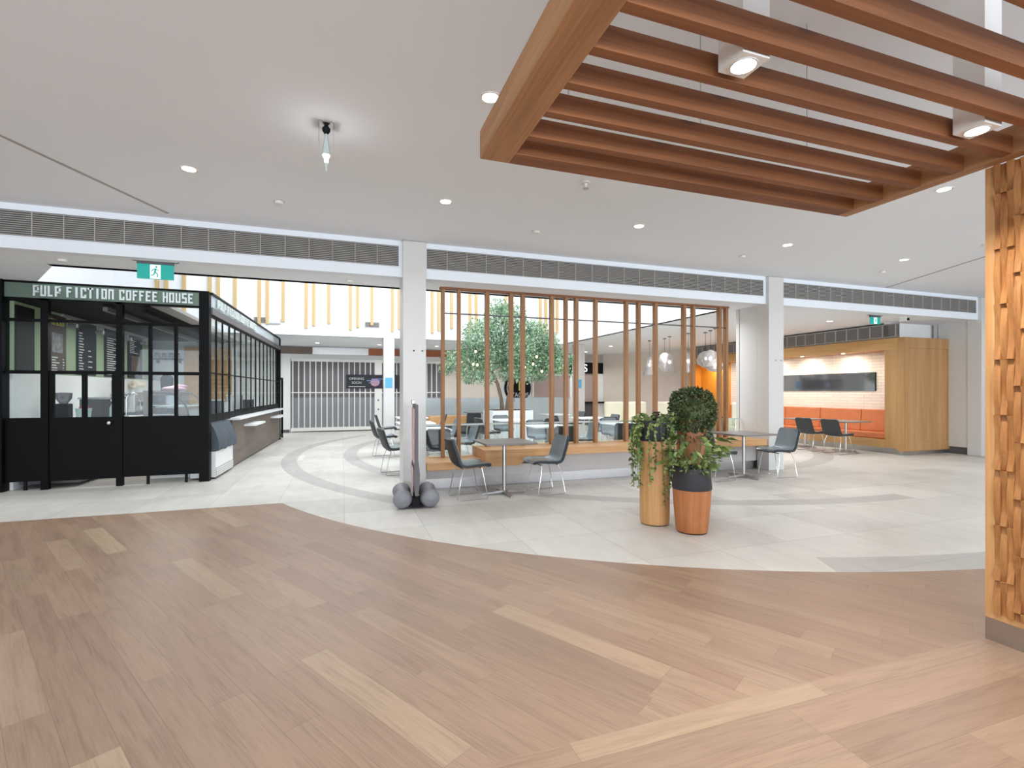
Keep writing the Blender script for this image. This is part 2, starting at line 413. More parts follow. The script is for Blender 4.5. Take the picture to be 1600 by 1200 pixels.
GL = {'P': [(0,0,1,6),(1,5,2,1),(1,2,2,1),(2,2.6,1,2.8)], 'U': [(0,0,1,6),(2,0,1,6),(1,0,1,1)], 'L': [(0,0,1,6),(1,0,1.6,1)],
      'F': [(0,0,1,6),(1,5,1.7,1),(1,2.7,1.2,1)], 'I': [(1,0,1.1,6)], 'C': [(0,0,1,6),(1,0,2,1),(1,5,2,1),(2,4,1,1),(2,1,1,1)],
      'T': [(1,0,1,6),(0,5,3,1)], 'O': [(0,0,1,6),(2,0,1,6),(1,0,1,1),(1,5,1,1)], 'N': [(0,0,1,6),(2,0,1,6),(1,5,1,1)],
      'E': [(0,0,1,6),(1,0,1.8,1),(1,5,1.8,1),(1,2.6,1.3,1)], 'H': [(0,0,1,6),(2,0,1,6),(1,2.6,1,1)],
      'S': [(0,0,3,1),(0,5,3,1),(0,2.6,3,1),(2,1,1,1.6),(0,3.6,1,1.4)]}
def block_text(s_, width, height, depth=0.02, word=0):
    """condensed block lettering in the x-z plane, origin at the lower left"""
    mb = MB(); adv = 3.75; tot = sum(adv if c != ' ' else 2.3 for c in s_)-0.75; k = width/tot; kz = height/6.0; x = 0; wi = 0
    for c in s_:
        if c == ' ': x += 2.3; wi += 1; continue
        if wi != word: x += adv; continue
        for (a, b, w_, h_) in GL[c]: mb.box((x+a)*k, (x+a+w_)*k, -depth, 0, b*kz, (b+h_)*kz)
        x += adv
    return mb

# ------------------------------------------------------------------ the setting
CZ, SZ = 3.53, 3.03
def build_floor():
    mb = MB(); cx, cy, r = 6.4, 10.23, 7.85
    a0 = math.atan2(6.89-cy, -0.84-cx); a1 = math.radians(-10)
    if a0 > 0: a0 -= 2*PI
    n = 96; arc = [(cx+r*math.cos(a0+(a1-a0)*i/n), cy+r*math.sin(a0+(a1-a0)*i/n)) for i in range(n+1)]
    X0, X1, Y0, Y1 = -10.0, 17.0, -6.0, 21.0
    arc = [p for p in arc if p[0] < X1]
    bound = [(X0, 6.90)]+arc
    ye = arc[-1][1]
    bound.append((X1, ye))
    for (xa, ya), (xb, yb) in zip(bound, bound[1:]):
        if xb-xa < 1e-6: continue
        mb.mi = 0; mb._f([mb.bm.verts.new(p) for p in ((xa, ya, 0), (xb, yb, 0), (xb, Y1, 0), (xa, Y1, 0))])
        mb.mi = 1; mb._f([mb.bm.verts.new(p) for p in ((xa, Y0, 0), (xb, Y0, 0), (xb, yb, 0), (xa, ya, 0))])
    bmesh.ops.remove_doubles(mb.bm, verts=mb.bm.verts[:], dist=1e-5)
    me = bpy.data.meshes.new('floor'); mb.bm.to_mesh(me); mb.bm.free()
    me.materials.append(M['tile']); me.materials.append(M['plank'])
    o = bpy.data.objects.new('floor', me); C.objects.link(o); struct(o)
build_floor()

struct(MB().box(-10, 17, -6, 7.0, CZ, CZ+0.12).done('ceiling', M['ceil']))
# skylight opening polygon inside the low soffit
HX0, HX1, HY0, HY1 = -3.5, 7.0, 7.85, 15.1
def soffit():
    mb = MB(); z0, z1 = SZ, SZ+0.1
    mb.box(-10, 17, 7.11, HY0, z0, z1); mb.box(-10, 17, HY1, 21, z0, z1)
    mb.box(HX1, 17, HY0, HY1, z0, z1); mb.box(-10, -5.5, HY0, HY1, z0, z1)
    mb.poly([(-5.5, HY0), (HX0, HY0), (-5.5, 11.2)], z0, z1)
    return struct(mb.done('ceiling', M['ceil']))
soffit()
# light shaft walls above the soffit
struct(MB().box(-5.6, HX1+0.1, HY1-0.004, HY1+0.12, SZ, 6.0).done('wall_shaft_back', M['upst']))
struct(MB().box(HX1-0.004, HX1+0.12, HY0, HY1, SZ, 6.0).done('wall_shaft_right', M['upst']))
struct(MB().box(HX0, HX1, HY0-0.12, HY0+0.004, SZ, 6.0).done('wall_shaft_front', M['upst']))
struct(MB().poly([(HX0, HY0), (-5.5, 11.2), (-5.6, 11.1), (HX0-0.1, HY0-0.06)], SZ+0.101, 6.0).done('wall_shaft_corner', M['upst']))
struct(MB().box(-5.6, -5.496, 11.2, HY1, SZ, 6.0).done('wall_shaft_left', M['upst']))
# bulkhead
struct(MB().box(-10, 17, 7.0, 7.12, SZ, CZ+0.1).done('wall_bulkhead', M['ceil']))
# outer walls
struct(MB().box(-10.1, -10, -6, 21, 0, CZ).done('wall_left', M['wallw']))
struct(MB().box(17, 17.1, -6, 21, 0, CZ).done('wall_right', M['wallw']))
def back_wall():
    mb = MB(); Y0, Y1 = 18.85, 19.05
    mb.box(-10, -1.72, Y0, Y1, 0, SZ); mb.box(-1.72, 3.58, Y0, Y1, 2.6, SZ)
    mb.box(3.58, 6.03, Y0, Y1, 0, SZ)
    mb.box(6.03, 10.64, Y0+0.05, Y1, 2.67, SZ)
    return struct(mb.done('wall_back', [M['wallw']]))
back_wall()
struct(MB().box(3.6, 6.03, 18.83, 18.85, 0, SZ).done('wall_back_beige', M['beige']))
struct(MB().poly([(10.64, 18.85), (12.6, 14.95), (17, 14.95), (17, 19.0), (10.64, 19.0)], 0, SZ).done('wall_beige_diagonal', M['beige']))
struct(MB().box(-1.8, 3.7, 20.6, 20.7, 0, SZ).done('wall_shop_back', paint('shop_interior_grey', srgb(120, 118, 118), 0.9)))
struct(MB().box(6.03, 10.64, 19.4, 19.5, 0, SZ).done('wall_taco_back', M['beige']))
struct(MB().box(-10, -1.75, 18.82, 18.86, 0, 0.1).done('baseboard_back', M['dgrey']))
# wall behind and right of the oak booth
struct(MB().box(11.95, 13.5, 7.95, 8.05, 2.665, SZ).done('wall_booth_side', M['wallw']))
struct(MB().box(13.5, 17, 7.9, 8.0, 0, SZ).done('wall_booth_right', M['wallw']))
# dark slot lines in the ceiling
def slot(a, b, n):
    a, b = Vector(a), Vector(b); d = (b-a).normalized(); s = Vector((-d.y, d.x))*0.02
    p = [(a+s), (b+s), (b-s), (a-s)]
    struct(MB().poly([(q.x, q.y) for q in p], CZ-0.004, CZ+0.01).done('trim_%d' % n, M['louver']))
slot((-4.6, 0.7), (-1.94, 6.8), 1); slot((10.38, 6.95), (8.8, 3.4), 2)

# ------------------------------------------------------------------ louvered air grilles on the bulkhead
def grille(x0, x1, label):
    o = thing('air_grille', label, 'air grille', (x0, 7.0, 3.17)); L = x1-x0; H = 0.285
    MB().box(0, L, -0.004, -0.001, 0, H).done('backing', M['dark'], o)
    fr = MB().box(-0.02, L+0.02, -0.012, -0.001, H, H+0.015).box(-0.02, L+0.02, -0.012, -0.001, -0.015, 0)
    fr.box(-0.02, 0, -0.012, -0.001, 0, H).box(L, L+0.02, -0.012, -0.001, 0, H); fr.done('frame', M['ceil'], o)
    mb = MB(); n = 12
    for i in range(n):
        z = H*(i+0.5)/n
        mb.face([(0, -0.003, z+0.008), (L, -0.003, z+0.008), (L, -0.018, z-0.004), (0, -0.018, z-0.004)])
        mb.box(0, L, -0.019, -0.016, z-0.008, z-0.002)
    k = max(1, round(L/0.29))
    for i in range(1, k): mb.box(L*i/k-0.005, L*i/k+0.005, -0.021, -0.002, 0, H)
    mb.done('louver_blades', M['louver'], o)
grille(-5.6, 0.74, 'long grey louvered grille in the bulkhead above the coffee kiosk side')
grille(1.13, 7.24, 'long grey louvered grille in the bulkhead above the timber slat screen')
grille(7.72, 13.3, 'long grey louvered grille in the bulkhead right of the middle white column')

# ------------------------------------------------------------------ columns
def column(x0, x1, y0, y1, ztop, label, pier=None, kick=False):
    o = thing('column', label, 'column', ((x0+x1)/2, y0, 0)); cx = (x0+x1)/2; w_ = (x1-x0)/2
    mb = MB().box(-w_, w_, 0, y1-y0, 0, ztop); mb.done('shaft', M['colw'], o, bevel=0.006)
    MB().box(-w_-0.006, w_+0.006, -0.006, y1-y0, ztop-0.012, ztop-0.002).done('top_trim', M['louver'], o)
    for s_ in (-0.06, 0.06): MB().lathe([(0.012, 0), (0.012, 0.006), (0.0001, 0.007)], (s_+0.05, -0.0, 2.0-0.0), 10, 1).done('screw_cap', M['louver'], o)
    return o
column(0.79, 1.11, 6.93, 7.33, CZ, 'white square column beside the poster stand')
column(7.31, 7.66, 6.93, 7.2, CZ, 'white square column between slat screen and booth area')
column(13.38, 13.62, 6.93, 7.2, CZ, 'white square column furthest right, beside the woven timber pillar')
def pier(x0, x1, y0, y1, label):
    o = thing('wall_pier', label, 'wall', ((x0+x1)/2, y0, 0)); w_ = (x1-x0)/2; d = y1-y0
    MB().box(-w_, w_, 0, d, 0.16, SZ).done('panel', M['colw'], o)
    MB().box(-w_+0.03, w_-0.03, 0.03, d-0.03, 0, 0.16).done('kick', M['dgrey'], o)
    MB().box(-w_-0.004, -w_, d-0.09, d-0.085, 0.16, SZ).done('joint', M['dark'], o)
pier(7.31, 7.62, 7.2, 7.72, 'white panelled wall pier at the right end of the oak bench')
pier(13.4, 13.6, 7.2, 7.88, 'white wall panel between the oak booth and the far right column')
column(1.15, 1.46, 14.95, 15.25, SZ, 'slim white column in front of the closed grille')
column(7.42, 7.75, 14.95, 15.25, SZ, 'slim white column in front of the black taco counter sign')
tag(MB().box(1.19, 1.40, 14.936, 14.95, 1.55, 1.84).done('poster', M['blue']), 'blue notice on the column before the closed grille', 'poster')
tag(MB().box(7.44, 7.62, 14.936, 14.95, 1.55, 1.84).done('poster', M['blue']), 'blue notice on the column before the black sign', 'poster')

# ------------------------------------------------------------------ timber battens on the light shaft wall
ORD = ['first', 'second', 'third', 'fourth', 'fifth', 'sixth', 'seventh', 'eighth', 'ninth', 'tenth', 'eleventh', 'twelfth', 'thirteenth', 'fourteenth', 'fifteenth', 'sixteenth', 'seventeenth', 'eighteenth', 'nineteenth',
       'twentieth', 'twenty-first', 'twenty-second', 'twenty-third', 'twenty-fourth', 'twenty-fifth', 'twenty-sixth', 'twenty-seventh', 'twenty-eighth', 'twenty-ninth', 'thirtieth', 'thirty-first', 'thirty-second', 'thirty-third']
bat = MB().box(-0.04, 0.04, -0.07, 0, 0, 2.65).done('timber_batten', M['batten']); first = True; k = 0
for i in range(-3, 8):
    for off in (0.0, 0.2, 0.6):
        x = -2.16+1.19*i+off
        if x < -4.6 or x > 6.9: continue
        o = bat if first else bat.copy()
        if not first: C.objects.link(o)
        first = False; o.location = (x, HY1-0.004, 3.22+0.08*((k*7) % 3)); k += 1
        tag(o, 'pale vertical timber batten on the bright light shaft wall, %s from the left' % ORD[k-1], 'batten', 'battens on the light shaft wall')
for x, lab in ((-2.3, 'left'), (0.62, 'right')):
    v = thing('wall_vent', 'small grey vent low on the light shaft wall, %s one of two' % lab, 'vent', (x, HY1, 3.32))
    MB().box(0, 0.42, -0.02, 0, 0, 0.16).done('frame', M['louver'], v)
    mb = MB()
    for i in range(5): mb.box(0.02, 0.40, -0.026, -0.02, 0.02+i*0.028, 0.034+i*0.028)
    mb.done('blades', M['dgrey'], v)
tag(MB().box(-1.95, -1.62, HY1-0.06, HY1, 3.30, 3.46).done('alarm_box', M['colw'], bevel=0.03), 'pale rounded box on the light shaft wall between battens', 'box')

# ------------------------------------------------------------------ downlights
def downlight(name='ceiling_downlight'):
    o = thing(name, 'x', 'downlight', (0, 0, 0))
    MB().lathe([(0.055, 0.0), (0.078, -0.004), (0.08, 0.0)], (0, 0, 0), 28).done('trim_ring', M['whitem'], o, True)
    MB().lathe([(0.0001, -0.002), (0.058, -0.002)], (0, 0, 0), 24).done('lens', M['lens'], o)
    return o
dl = downlight(); dfirst = True
def put_dl(x, y, z, label, power=8, group=None, color=(0.97, 0.985, 1.0), vis=True):
    global dfirst
    if vis:
        if dfirst: o = dl; dfirst = False; o.location = (x, y, z); o['label'] = label
        else: o = dup(dl, (x, y, z), label=label)
        if group: o['group'] = group
    area_light('downlight_and_fill', (x, y, z-0.02), 0.11, power, color, disk=True, spread=math.radians(150))
names = {(-1.37, 5.39): 'nearest the upper left, before the long kiosk grille', (1.08, 5.39): 'in front of the first white column',
         (3.56, 5.39): 'in front of the middle of the slat screen', (6.03, 5.39): 'second from right in the row before the grilles', (8.46, 5.39): 'rightmost of the row before the grilles',
         (1.0, 3.38): 'beside the left corner of the timber canopy', (5.91, 3.38): 'showing just past the right corner of the timber canopy'}
for (x, y), lab in names.items(): put_dl(x, y, CZ, 'round white ceiling downlight '+lab)
for x, y in ((-3.9, 5.39), (10.9, 5.39), (13.3, 5.39), (-3.9, 3.38), (-1.4, 3.38), (8.4, 3.38), (10.9, 3.38), (-3.9, 1.3), (-1.4, 1.3), (6, 1.3), (9, 1.3), (-3, -1), (0, -1), (3, -1), (6, -1)):  # unseen lamps carrying on the downlight grid, added to even the hall light
    put_dl(x, y, CZ, 'unseen fill lamp under the hall ceiling outside the view', vis=False, power=8)
for x, y, lab in ((-0.78, 17.4, 'above the closed grille, left of the slim column'), (1.19, 17.35, 'above the closed grille, beside the slim column'), (3.15, 17.3, 'above the right end of the closed grille'),
                  (9.27, 17.8, 'above the black taco sign'), (8.95, 15.3, 'before the beige wall, above the tables'), (10.47, 8.24, 'near the right green exit sign'), (6.74, 8.3, 'just behind the slat screen top')):
    put_dl(x, y, SZ, 'small round soffit downlight '+lab, power=16)
for x, y in ((-3.0, 17.4), (5.4, 17.3), (9.0, 12.2), (10.4, 12.5), (12.6-1.9, 10.5), (-4.5, 7.5), (9.0, 9.6)):  # lamps without a fixture, added to brighten the area under the soffit
    put_dl(x, y, SZ, 'x', vis=False, power=16)

# small ceiling detectors
def detector(x, y, z, label):
    o = thing('smoke_detector', label, 'detector', (x, y, z))
    MB().lathe([(0.05, 0), (0.05, -0.012), (0.035, -0.03), (0.0001, -0.032)], (0, 0, 0), 20).done('housing', M['whitem'], o, True)
    MB().lathe([(0.055, 0.0), (0.055, -0.004), (0.05, -0.004)], (0, 0, 0), 20).done('base_ring', M['louver'], o)
for a in ((-0.66, 5.98, CZ, 'small round detector on the ceiling left of the first column'), (2.4, 5.99, CZ, 'small round detector on the ceiling above the tree'),
          (5.85, 6.05, CZ, 'small round detector on the ceiling near the middle column'), (8.7, 4.45, CZ, 'flat round detector on the ceiling beside the woven pillar'),
          (8.91, 6.03, CZ, 'small round detector on the ceiling right of the middle column'), (-3.2, 7.4, SZ, 'small round detector on the soffit left of the kiosk exit sign'), (0.1, 7.45, SZ, 'small round detector on the soffit left of the first column')): detector(*a)
o = thing('sprinkler', 'white sprinkler head under the ceiling behind the timber canopy front beam', 'sprinkler', (2.31, 4.44, CZ))
MB().lathe([(0.045, 0), (0.045, -0.01), (0.02, -0.014), (0.012, -0.05), (0.0001, -0.052)], (0, 0, 0), 16).done('body', M['whitem'], o, True)
MB().lathe([(0.03, -0.06), (0.03, -0.063)], (0, 0, 0), 12).done('deflector', M['steel'], o)
o = thing('security_camera', 'small white security camera with dark lens on the soffit right', 'camera', (11.35, 7.25, SZ))
MB().box(-0.05, 0.05, -0.05, 0.05, -0.02, 0).done('mount', M['whitem'], o)
MB().box(-0.05, 0.05, -0.09, 0.05, -0.1, -0.02).done('body', M['whitem'], o, bevel=0.01)
MB().cyl((0.0, -0.09, -0.06), (0.0, -0.11, -0.06), 0.03).done('lens', M['blackm'], o)

# crystal pendant left of the centre
o = thing('glass_pendant', 'slim pointed clear glass pendant hanging from the left part of the ceiling', 'pendant lamp', (-0.12, 4.14, CZ))
MB().box(-0.055, 0.055, -0.055, 0.055, -0.008, 0).done('ceiling_plate', M['steel'], o)
MB().lathe([(0.012, -0.008), (0.03, -0.03), (0.03, -0.05), (0.014, -0.075), (0.0001, -0.076)], (0, 0, 0), 20).done('cap', M['blackm'], o, True)
MB().lathe([(0.010, -0.07), (0.02, -0.15), (0.034, -0.24), (0.016, -0.27), (0.009, -0.36), (0.0001, -0.38)], (0, 0, 0), 8).done('glass_spindle', M['glassedge'], o)
MB().lathe([(0.006, -0.08), (0.010, -0.2), (0.006, -0.33), (0.0001, -0.34)], (0, 0.0, 0), 8).done('glowing_core', M['lens'], o)
MB().box(-0.055, -0.053, -0.055, 0.055, -0.16, -0.008).box(0.053, 0.055, -0.055, 0.055, -0.16, -0.008).done('side_glass', M['glass'], o)
area_light('pendant_glow', (-0.12, 4.14, CZ-0.3), 0.06, 0.5, (0.95, 0.98, 1), disk=True, rot=(PI, 0, 0))

# ------------------------------------------------------------------ exit signs
def exit_sign(x, y, z, w_, label):
    o = thing('exit_sign', label, 'exit sign', (x, y, z)); h = w_*0.46
    MB().box(-w_/2-0.05, w_/2+0.05, -0.03, 0.03, -0.012, 0).done('ceiling_plate', M['steel'], o)
    MB().box(-w_/2, w_/2, -0.02, 0.02, -0.045, -0.012).done('housing', M['dgrey'], o)
    MB().box(-w_/2, w_/2, -0.008, 0.008, -0.05-h, -0.045).done('panel', M['exitg'], o)
    f = MB().box(-w_*0.14, w_*0.14, -0.0125, -0.009, -0.052-h*0.96, -0.052).done('pictogram', M['exitw'], o)
    mb = MB(); cz = -0.05-h/2; k = h
    def bar(a, b, r): mb.cyl((a[0]*k, -0.015, cz+a[1]*k), (b[0]*k, -0.015, cz+b[1]*k), r*k, seg=6)
    mb.ball((0.06*k, -0.015, cz+0.34*k), 0.07*k)
    bar((0.03, 0.24), (-0.02, -0.02), 0.06); bar((0.03, 0.2), (0.2, 0.1), 0.035); bar((0.02, 0.2), (-0.16, 0.14), 0.035); bar((-0.16, 0.14), (-0.2, 0.0), 0.03)
    bar((-0.02, -0.02), (0.14, -0.16), 0.045); bar((0.14, -0.16), (0.12, -0.38), 0.04); bar((-0.02, -0.02), (-0.1, -0.22), 0.045); bar((-0.1, -0.22), (-0.26, -0.26), 0.04)
    mb.done('running_figure', M['exitg'], f)
exit_sign(-2.16, 7.12, SZ, 0.38, 'green running-man exit sign above the coffee kiosk')
exit_sign(10.54, 7.28, SZ, 0.29, 'green running-man exit sign near the oak booth')

# ------------------------------------------------------------------ timber canopy in the foreground
o = thing('timber_canopy', 'suspended timber slat canopy hanging over the foreground', 'canopy', (0.72, 0, 2.72))
YB = -0.3
MB().box(0, 0.17, YB, 2.64, 0, 0.155).done('end_beam', M['beamy'], o, bevel=0.003)
MB().box(2.715, 2.80, YB, 2.64, 0, 0.155).done('end_beam', M['beamy'], o, bevel=0.003)
MB().box(0.17, 2.715, 2.52, 2.64, 0, 0.155).done('front_beam', M['beam'], o, bevel=0.003)
far = [2.37, 2.14, 1.915, 1.69, 1.465, 1.24, 1.01, 0.785, 0.56, 0.335, 0.11]
b0 = None
for i, y in enumerate(far):
    if b0 is None: b0 = MB().box(0.17, 2.715, -0.05, 0, 0.0, 0.097).done('slat', M['beam'], o, bevel=0.002); b0.location = (0, y, 0)
    else: b = b0.copy(); C.objects.link(b); b.parent = o; b.location = (0, y, 0)
MB().box(0.17, 2.715, YB, YB+0.1, 0, 0.155).done('back_beam', M['beam'], o)
for x, y in ((0.29, 2.115), (1.05, 2.115), (1.79, 2.115), (0.29, 0.76), (1.05, 0.76), (1.79, 0.76)):
    MB().cyl((x, y, 0.09), (x, y, CZ-2.72), 0.003, seg=6).done('suspension_cable', M['steel'], o)
def spot(x0, y0, label):
    s_ = thing('ceiling_spotlight', label, 'spotlight', (x0+0.065, y0+0.065, 2.715))
    MB().box(-0.065, 0.065, -0.065, 0.065, 0.0, CZ-2.715-0.001).done('housing', M['whitem'], s_)
    MB().lathe([(0.0001, -0.002), (0.046, -0.002)], (0, 0, 0), 28).done('lens', M['lens'], s_)
    MB().lathe([(0.046, 0), (0.046, -0.004), (0.052, -0.004), (0.052, 0)], (0, 0, 0), 28).done('bezel', M['colw'], s_)
    area_light('spotlight_lamp', (x0+0.065, y0+0.065, 2.69), 0.09, 14, (1, 0.95, 0.88), disk=True, spread=math.radians(120))
spot(1.43, 1.475, 'square white spotlight poking through the canopy, near its left')
spot(2.89, 1.485, 'square white spotlight poking through the canopy, near the woven pillar')

# woven timber pillar
o = thing('woven_timber_pillar', 'timber pillar clad in woven cedar strips with steel kick', 'pillar', (3.53, 0.8, 0))
MB().box(0.012, 0.6, 0, 1.01, 0.13, 2.72).done('core', M['weave'], o)
MB().box(0.0, 0.6, -0.003, 1.012, 0, 0.13).done('steel_kick', M['steel'], o)
MB().box(-0.004, 0.012, 0.965, 1.01, 0.13, 2.72).box(-0.004, 0.012, 0, 0.965, 0.13, 0.165).done('edge_trim', M['pot1'], o)
mb = MB(); y = 0.963; gi = 0; H = 0.313; wd = 0.0285
random.seed(3)
while y > 0.06:
    zoff = (0.165-0.12 if gi % 2 == 0 else 0.165-0.27)
    for j in range(3):
        z = zoff
        r_ = 0
        while z < 2.72:
            za, zb = max(z+0.002, 0.165), min(z+H, 2.718)
            if zb-za > 0.02:
                bow = 1 if (j+r_) % 2 == 0 else -1
                n = 8; A = []; B = []
                tw = random.uniform(-0.003, 0.003)
                for q in range(n+1):
                    zz = za+(zb-za)*q/n; ph = (zz-z)/H
                    off = (0.021*math.sin(PI*min(1, max(0, ph))) if bow > 0 else 0.021*(1-math.sin(PI*min(1, max(0, ph)))))+0.002
                    A.append((-off-tw*0, y, zz)); B.append((-off+tw, y-wd, zz))
                for q in range(n):
                    mb.face([A[q], A[q+1], B[q+1], B[q]])
                    for S in (A, B):
                        mb.face([S[q], S[q+1], (0.014, S[q+1][1], S[q+1][2]), (0.014, S[q][1], S[q][2])])
                for q in (0, n): mb.face([A[q], B[q], (0.014, B[q][1], B[q][2]), (0.014, A[q][1], A[q][2])])
            z += H; r_ += 1
        y -= wd+0.001
    gi += 1
mb.done('woven_strips', M['weave'], o)

# ------------------------------------------------------------------ slat screen, bench, glass
o = thing('oak_bench', 'low pale oak bench running under the timber slat screen', 'bench', (1.12, 6.95, 0))
X = lambda v: v-1.12
MB().box(X(1.12), X(1.978), 0, 0.75, 0.31, 0.42).done('low_seat', M['bench'], o, bevel=0.004)
mb = MB(); p = [(X(1.98), 0.33), (X(2.50), 0.33), (X(2.72), 0.455), (X(7.29), 0.455), (X(7.29), 0.565), (X(1.98), 0.565)]
A = [mb.bm.verts.new((x, 0.0, z)) for x, z in p]; B = [mb.bm.verts.new((x, 0.78, z)) for x, z in p]
for i in range(len(p)): mb._f([A[i], A[(i+1) % 6], B[(i+1) % 6], B[i]])
mb._f(A[::-1]); mb._f(B); mb.done('high_seat', M['bench'], o, bevel=0.003)
MB().box(X(1.13), X(7.28), 0.25, 0.7, 0.15, 0.312).box(X(2.8), X(7.28), 0.251, 0.699, 0.3, 0.456).done('plinth', M['plinth'], o)
MB().box(X(1.12), X(7.29), 0.3, 0.66, 0, 0.15).done('kick', M['steel'], o)
o = thing('slat_screen', 'tall vertical timber slat screen standing on the oak bench', 'screen', (1.43, 7.45, 0))
slx = [(1.43,1.48),(1.68,1.73),(2.13,2.19),(2.53,2.59),(2.73,2.79),(3.24,3.30),(3.50,3.55),(3.69,3.745),(4.055,4.11),(4.655,4.71),(4.905,4.96),(5.255,5.31),(5.865,5.92),(6.07,6.125),(6.67,6.725),(6.82,6.875)]
for a, b in slx:
    MB().box(a-1.43, b-1.43, 0.0, 0.085, 0.42 if a < 1.95 else 0.565, SZ-0.025).done('slat', M['screen'], o, bevel=0.002)
MB().box(-0.02, 5.46, -0.005, 0.09, SZ-0.03, SZ).done('head_rail', M['beam'], o)
MB().box(0, 5.44, 0.035, 0.05, 2.625, 2.645).done('tie_rod', M['dgrey'], o)
o = thing('glass_balustrade', 'clear glass balustrade with pale top edge behind the slats', 'balustrade', (1.16, 7.58, 0))
for i in range(4):
    MB().box(i*1.5+0.01, i*1.5+1.49, 0, 0.012, 0.43 if i == 0 else 0.57, 0.9).done('pane', M['glass'], o)
MB().box(0, 6.12, -0.01, 0.022, 0.9, 0.925).done('top_edge', M['glassedge'], o)

# ------------------------------------------------------------------ chairs and tables
def shell_mesh(prof, wid, off0, off1, nj=9, cup=0.02):
    """prof: list of (x,z); wid: half widths; surface between normal offsets off0, off1"""
    mb = MB(); n = len(prof); L0, L1 = [], []
    for i, (x, z) in enumerate(prof):
        a = Vector(prof[max(i-1, 0)]); b = Vector(prof[min(i+1, n-1)]); t = (b-a).normalized(); nm = Vector((t.y, -t.x))
        if nm.y < 0 and i < n//2: nm = -nm
        r0, r1 = [], []
        for j in range(nj):
            s_ = -1+2*j/(nj-1); y = s_*wid[i]; c = cup*(s_*s_)
            for off, rr in ((off0+c, r0), (off1+c, r1)):
                rr.append(mb.bm.verts.new((x+nm.x*off, y, z+nm.y*off)))
        L0.append(r0); L1.append(r1)
    for i in range(n-1):
        for j in range(nj-1):
            mb._f([L0[i][j], L0[i][j+1], L0[i+1][j+1], L0[i+1][j]]); mb._f([L1[i][j], L1[i+1][j], L1[i+1][j+1], L1[i][j+1]])
        for j in (0, nj-1): mb._f([L0[i][j], L0[i+1][j], L1[i+1][j], L1[i][j]])
    for i in (0, n-1):
        for j in range(nj-1): mb._f([L0[i][j], L0[i][j+1], L1[i][j+1], L1[i][j]])
    return mb
# profile from seat front to back top, chair faces +x
prof = [(0.245, 0.425), (0.235, 0.442), (0.19, 0.45), (0.12, 0.448), (0.04, 0.442), (-0.04, 0.436), (-0.10, 0.436), (-0.145, 0.447), (-0.175, 0.475), (-0.195, 0.52), (-0.215, 0.58), (-0.237, 0.65), (-0.258, 0.72), (-0.275, 0.775), (-0.282, 0.80)]
wid = [0.18, 0.205, 0.222, 0.228, 0.23, 0.23, 0.228, 0.224, 0.22, 0.218, 0.217, 0.216, 0.213, 0.205, 0.17]
def nrm(prof):
    # make the normal point to the sitter side consistently
    return prof
def make_chair(label, shellm, padm):
    o = thing('dining_chair', label, 'chair')
    def surf(o0, o1, m, nm, w=1.0, p=prof):
        mb = MB(); n = len(p); nj = 9; L0, L1 = [], []
        for i, (x, z) in enumerate(p):
            a = Vector(p[max(i-1, 0)]); b = Vector(p[min(i+1, n-1)]); t = (b-a).normalized(); nv = Vector((t.y, -t.x))  # sitter side
            r0, r1 = [], []
            for j in range(nj):
                s_ = -1+2*j/(nj-1); c = 0.018*s_*s_
                r0.append(mb.bm.verts.new((x+nv.x*(o0+c), s_*wid[i]*w, z+nv.y*(o0+c))))
                r1.append(mb.bm.verts.new((x+nv.x*(o1+c), s_*wid[i]*w, z+nv.y*(o1+c))))
            L0.append(r0); L1.append(r1)
        for i in range(n-1):
            for j in range(nj-1):
                mb._f([L0[i][j], L0[i][j+1], L0[i+1][j+1], L0[i+1][j]]); mb._f([L1[i][j], L1[i+1][j], L1[i+1][j+1], L1[i][j+1]])
            for j in (0, nj-1): mb._f([L0[i][j], L0[i+1][j], L1[i+1][j], L1[i][j]])
        for i in (0, n-1):
            for j in range(nj-1): mb._f([L0[i][j], L0[i][j+1], L1[i][j+1], L1[i][j]])
        return mb.done(nm, m, o, True)
    surf(-0.028, 0.004, shellm, 'shell')
    surf(0.0045, 0.018, padm, 'seat_pad', 0.93, prof)
    for s_ in (-1, 1):
        y = 0.17*s_; y2 = 0.205*s_
        MB().tube([(0.13, y, 0.41), (0.15, y2-0.01*s_, 0.30), (0.20, y2, 0.02), (0.19, y2, 0.006), (0.0, y2, 0.006), (-0.20, y2, 0.006), (-0.215, y2, 0.02), (-0.16, y2-0.01*s_, 0.30), (-0.12, y, 0.41)], 0.006, 6).done('sled_leg', M['chrome'], o, True)
    MB().cyl((0.13, -0.17, 0.405), (0.13, 0.17, 0.405), 0.007, seg=6).cyl((-0.12, -0.17, 0.405), (-0.12, 0.17, 0.405), 0.007, seg=6).done('cross_bar', M['chrome'], o)
    return o
ch0 = make_chair('x', M['shell'], M['pad']); used = [False]
def chair(x, y, deg, label, group=None):
    if not used[0]: used[0] = True; o = ch0; o.location = (x, y, 0); o.rotation_euler = (0, 0, math.radians(deg)); o['label'] = label; 
    else: o = dup(ch0, (x, y, 0), math.radians(deg), label)
    if group: o['group'] = group
    return o
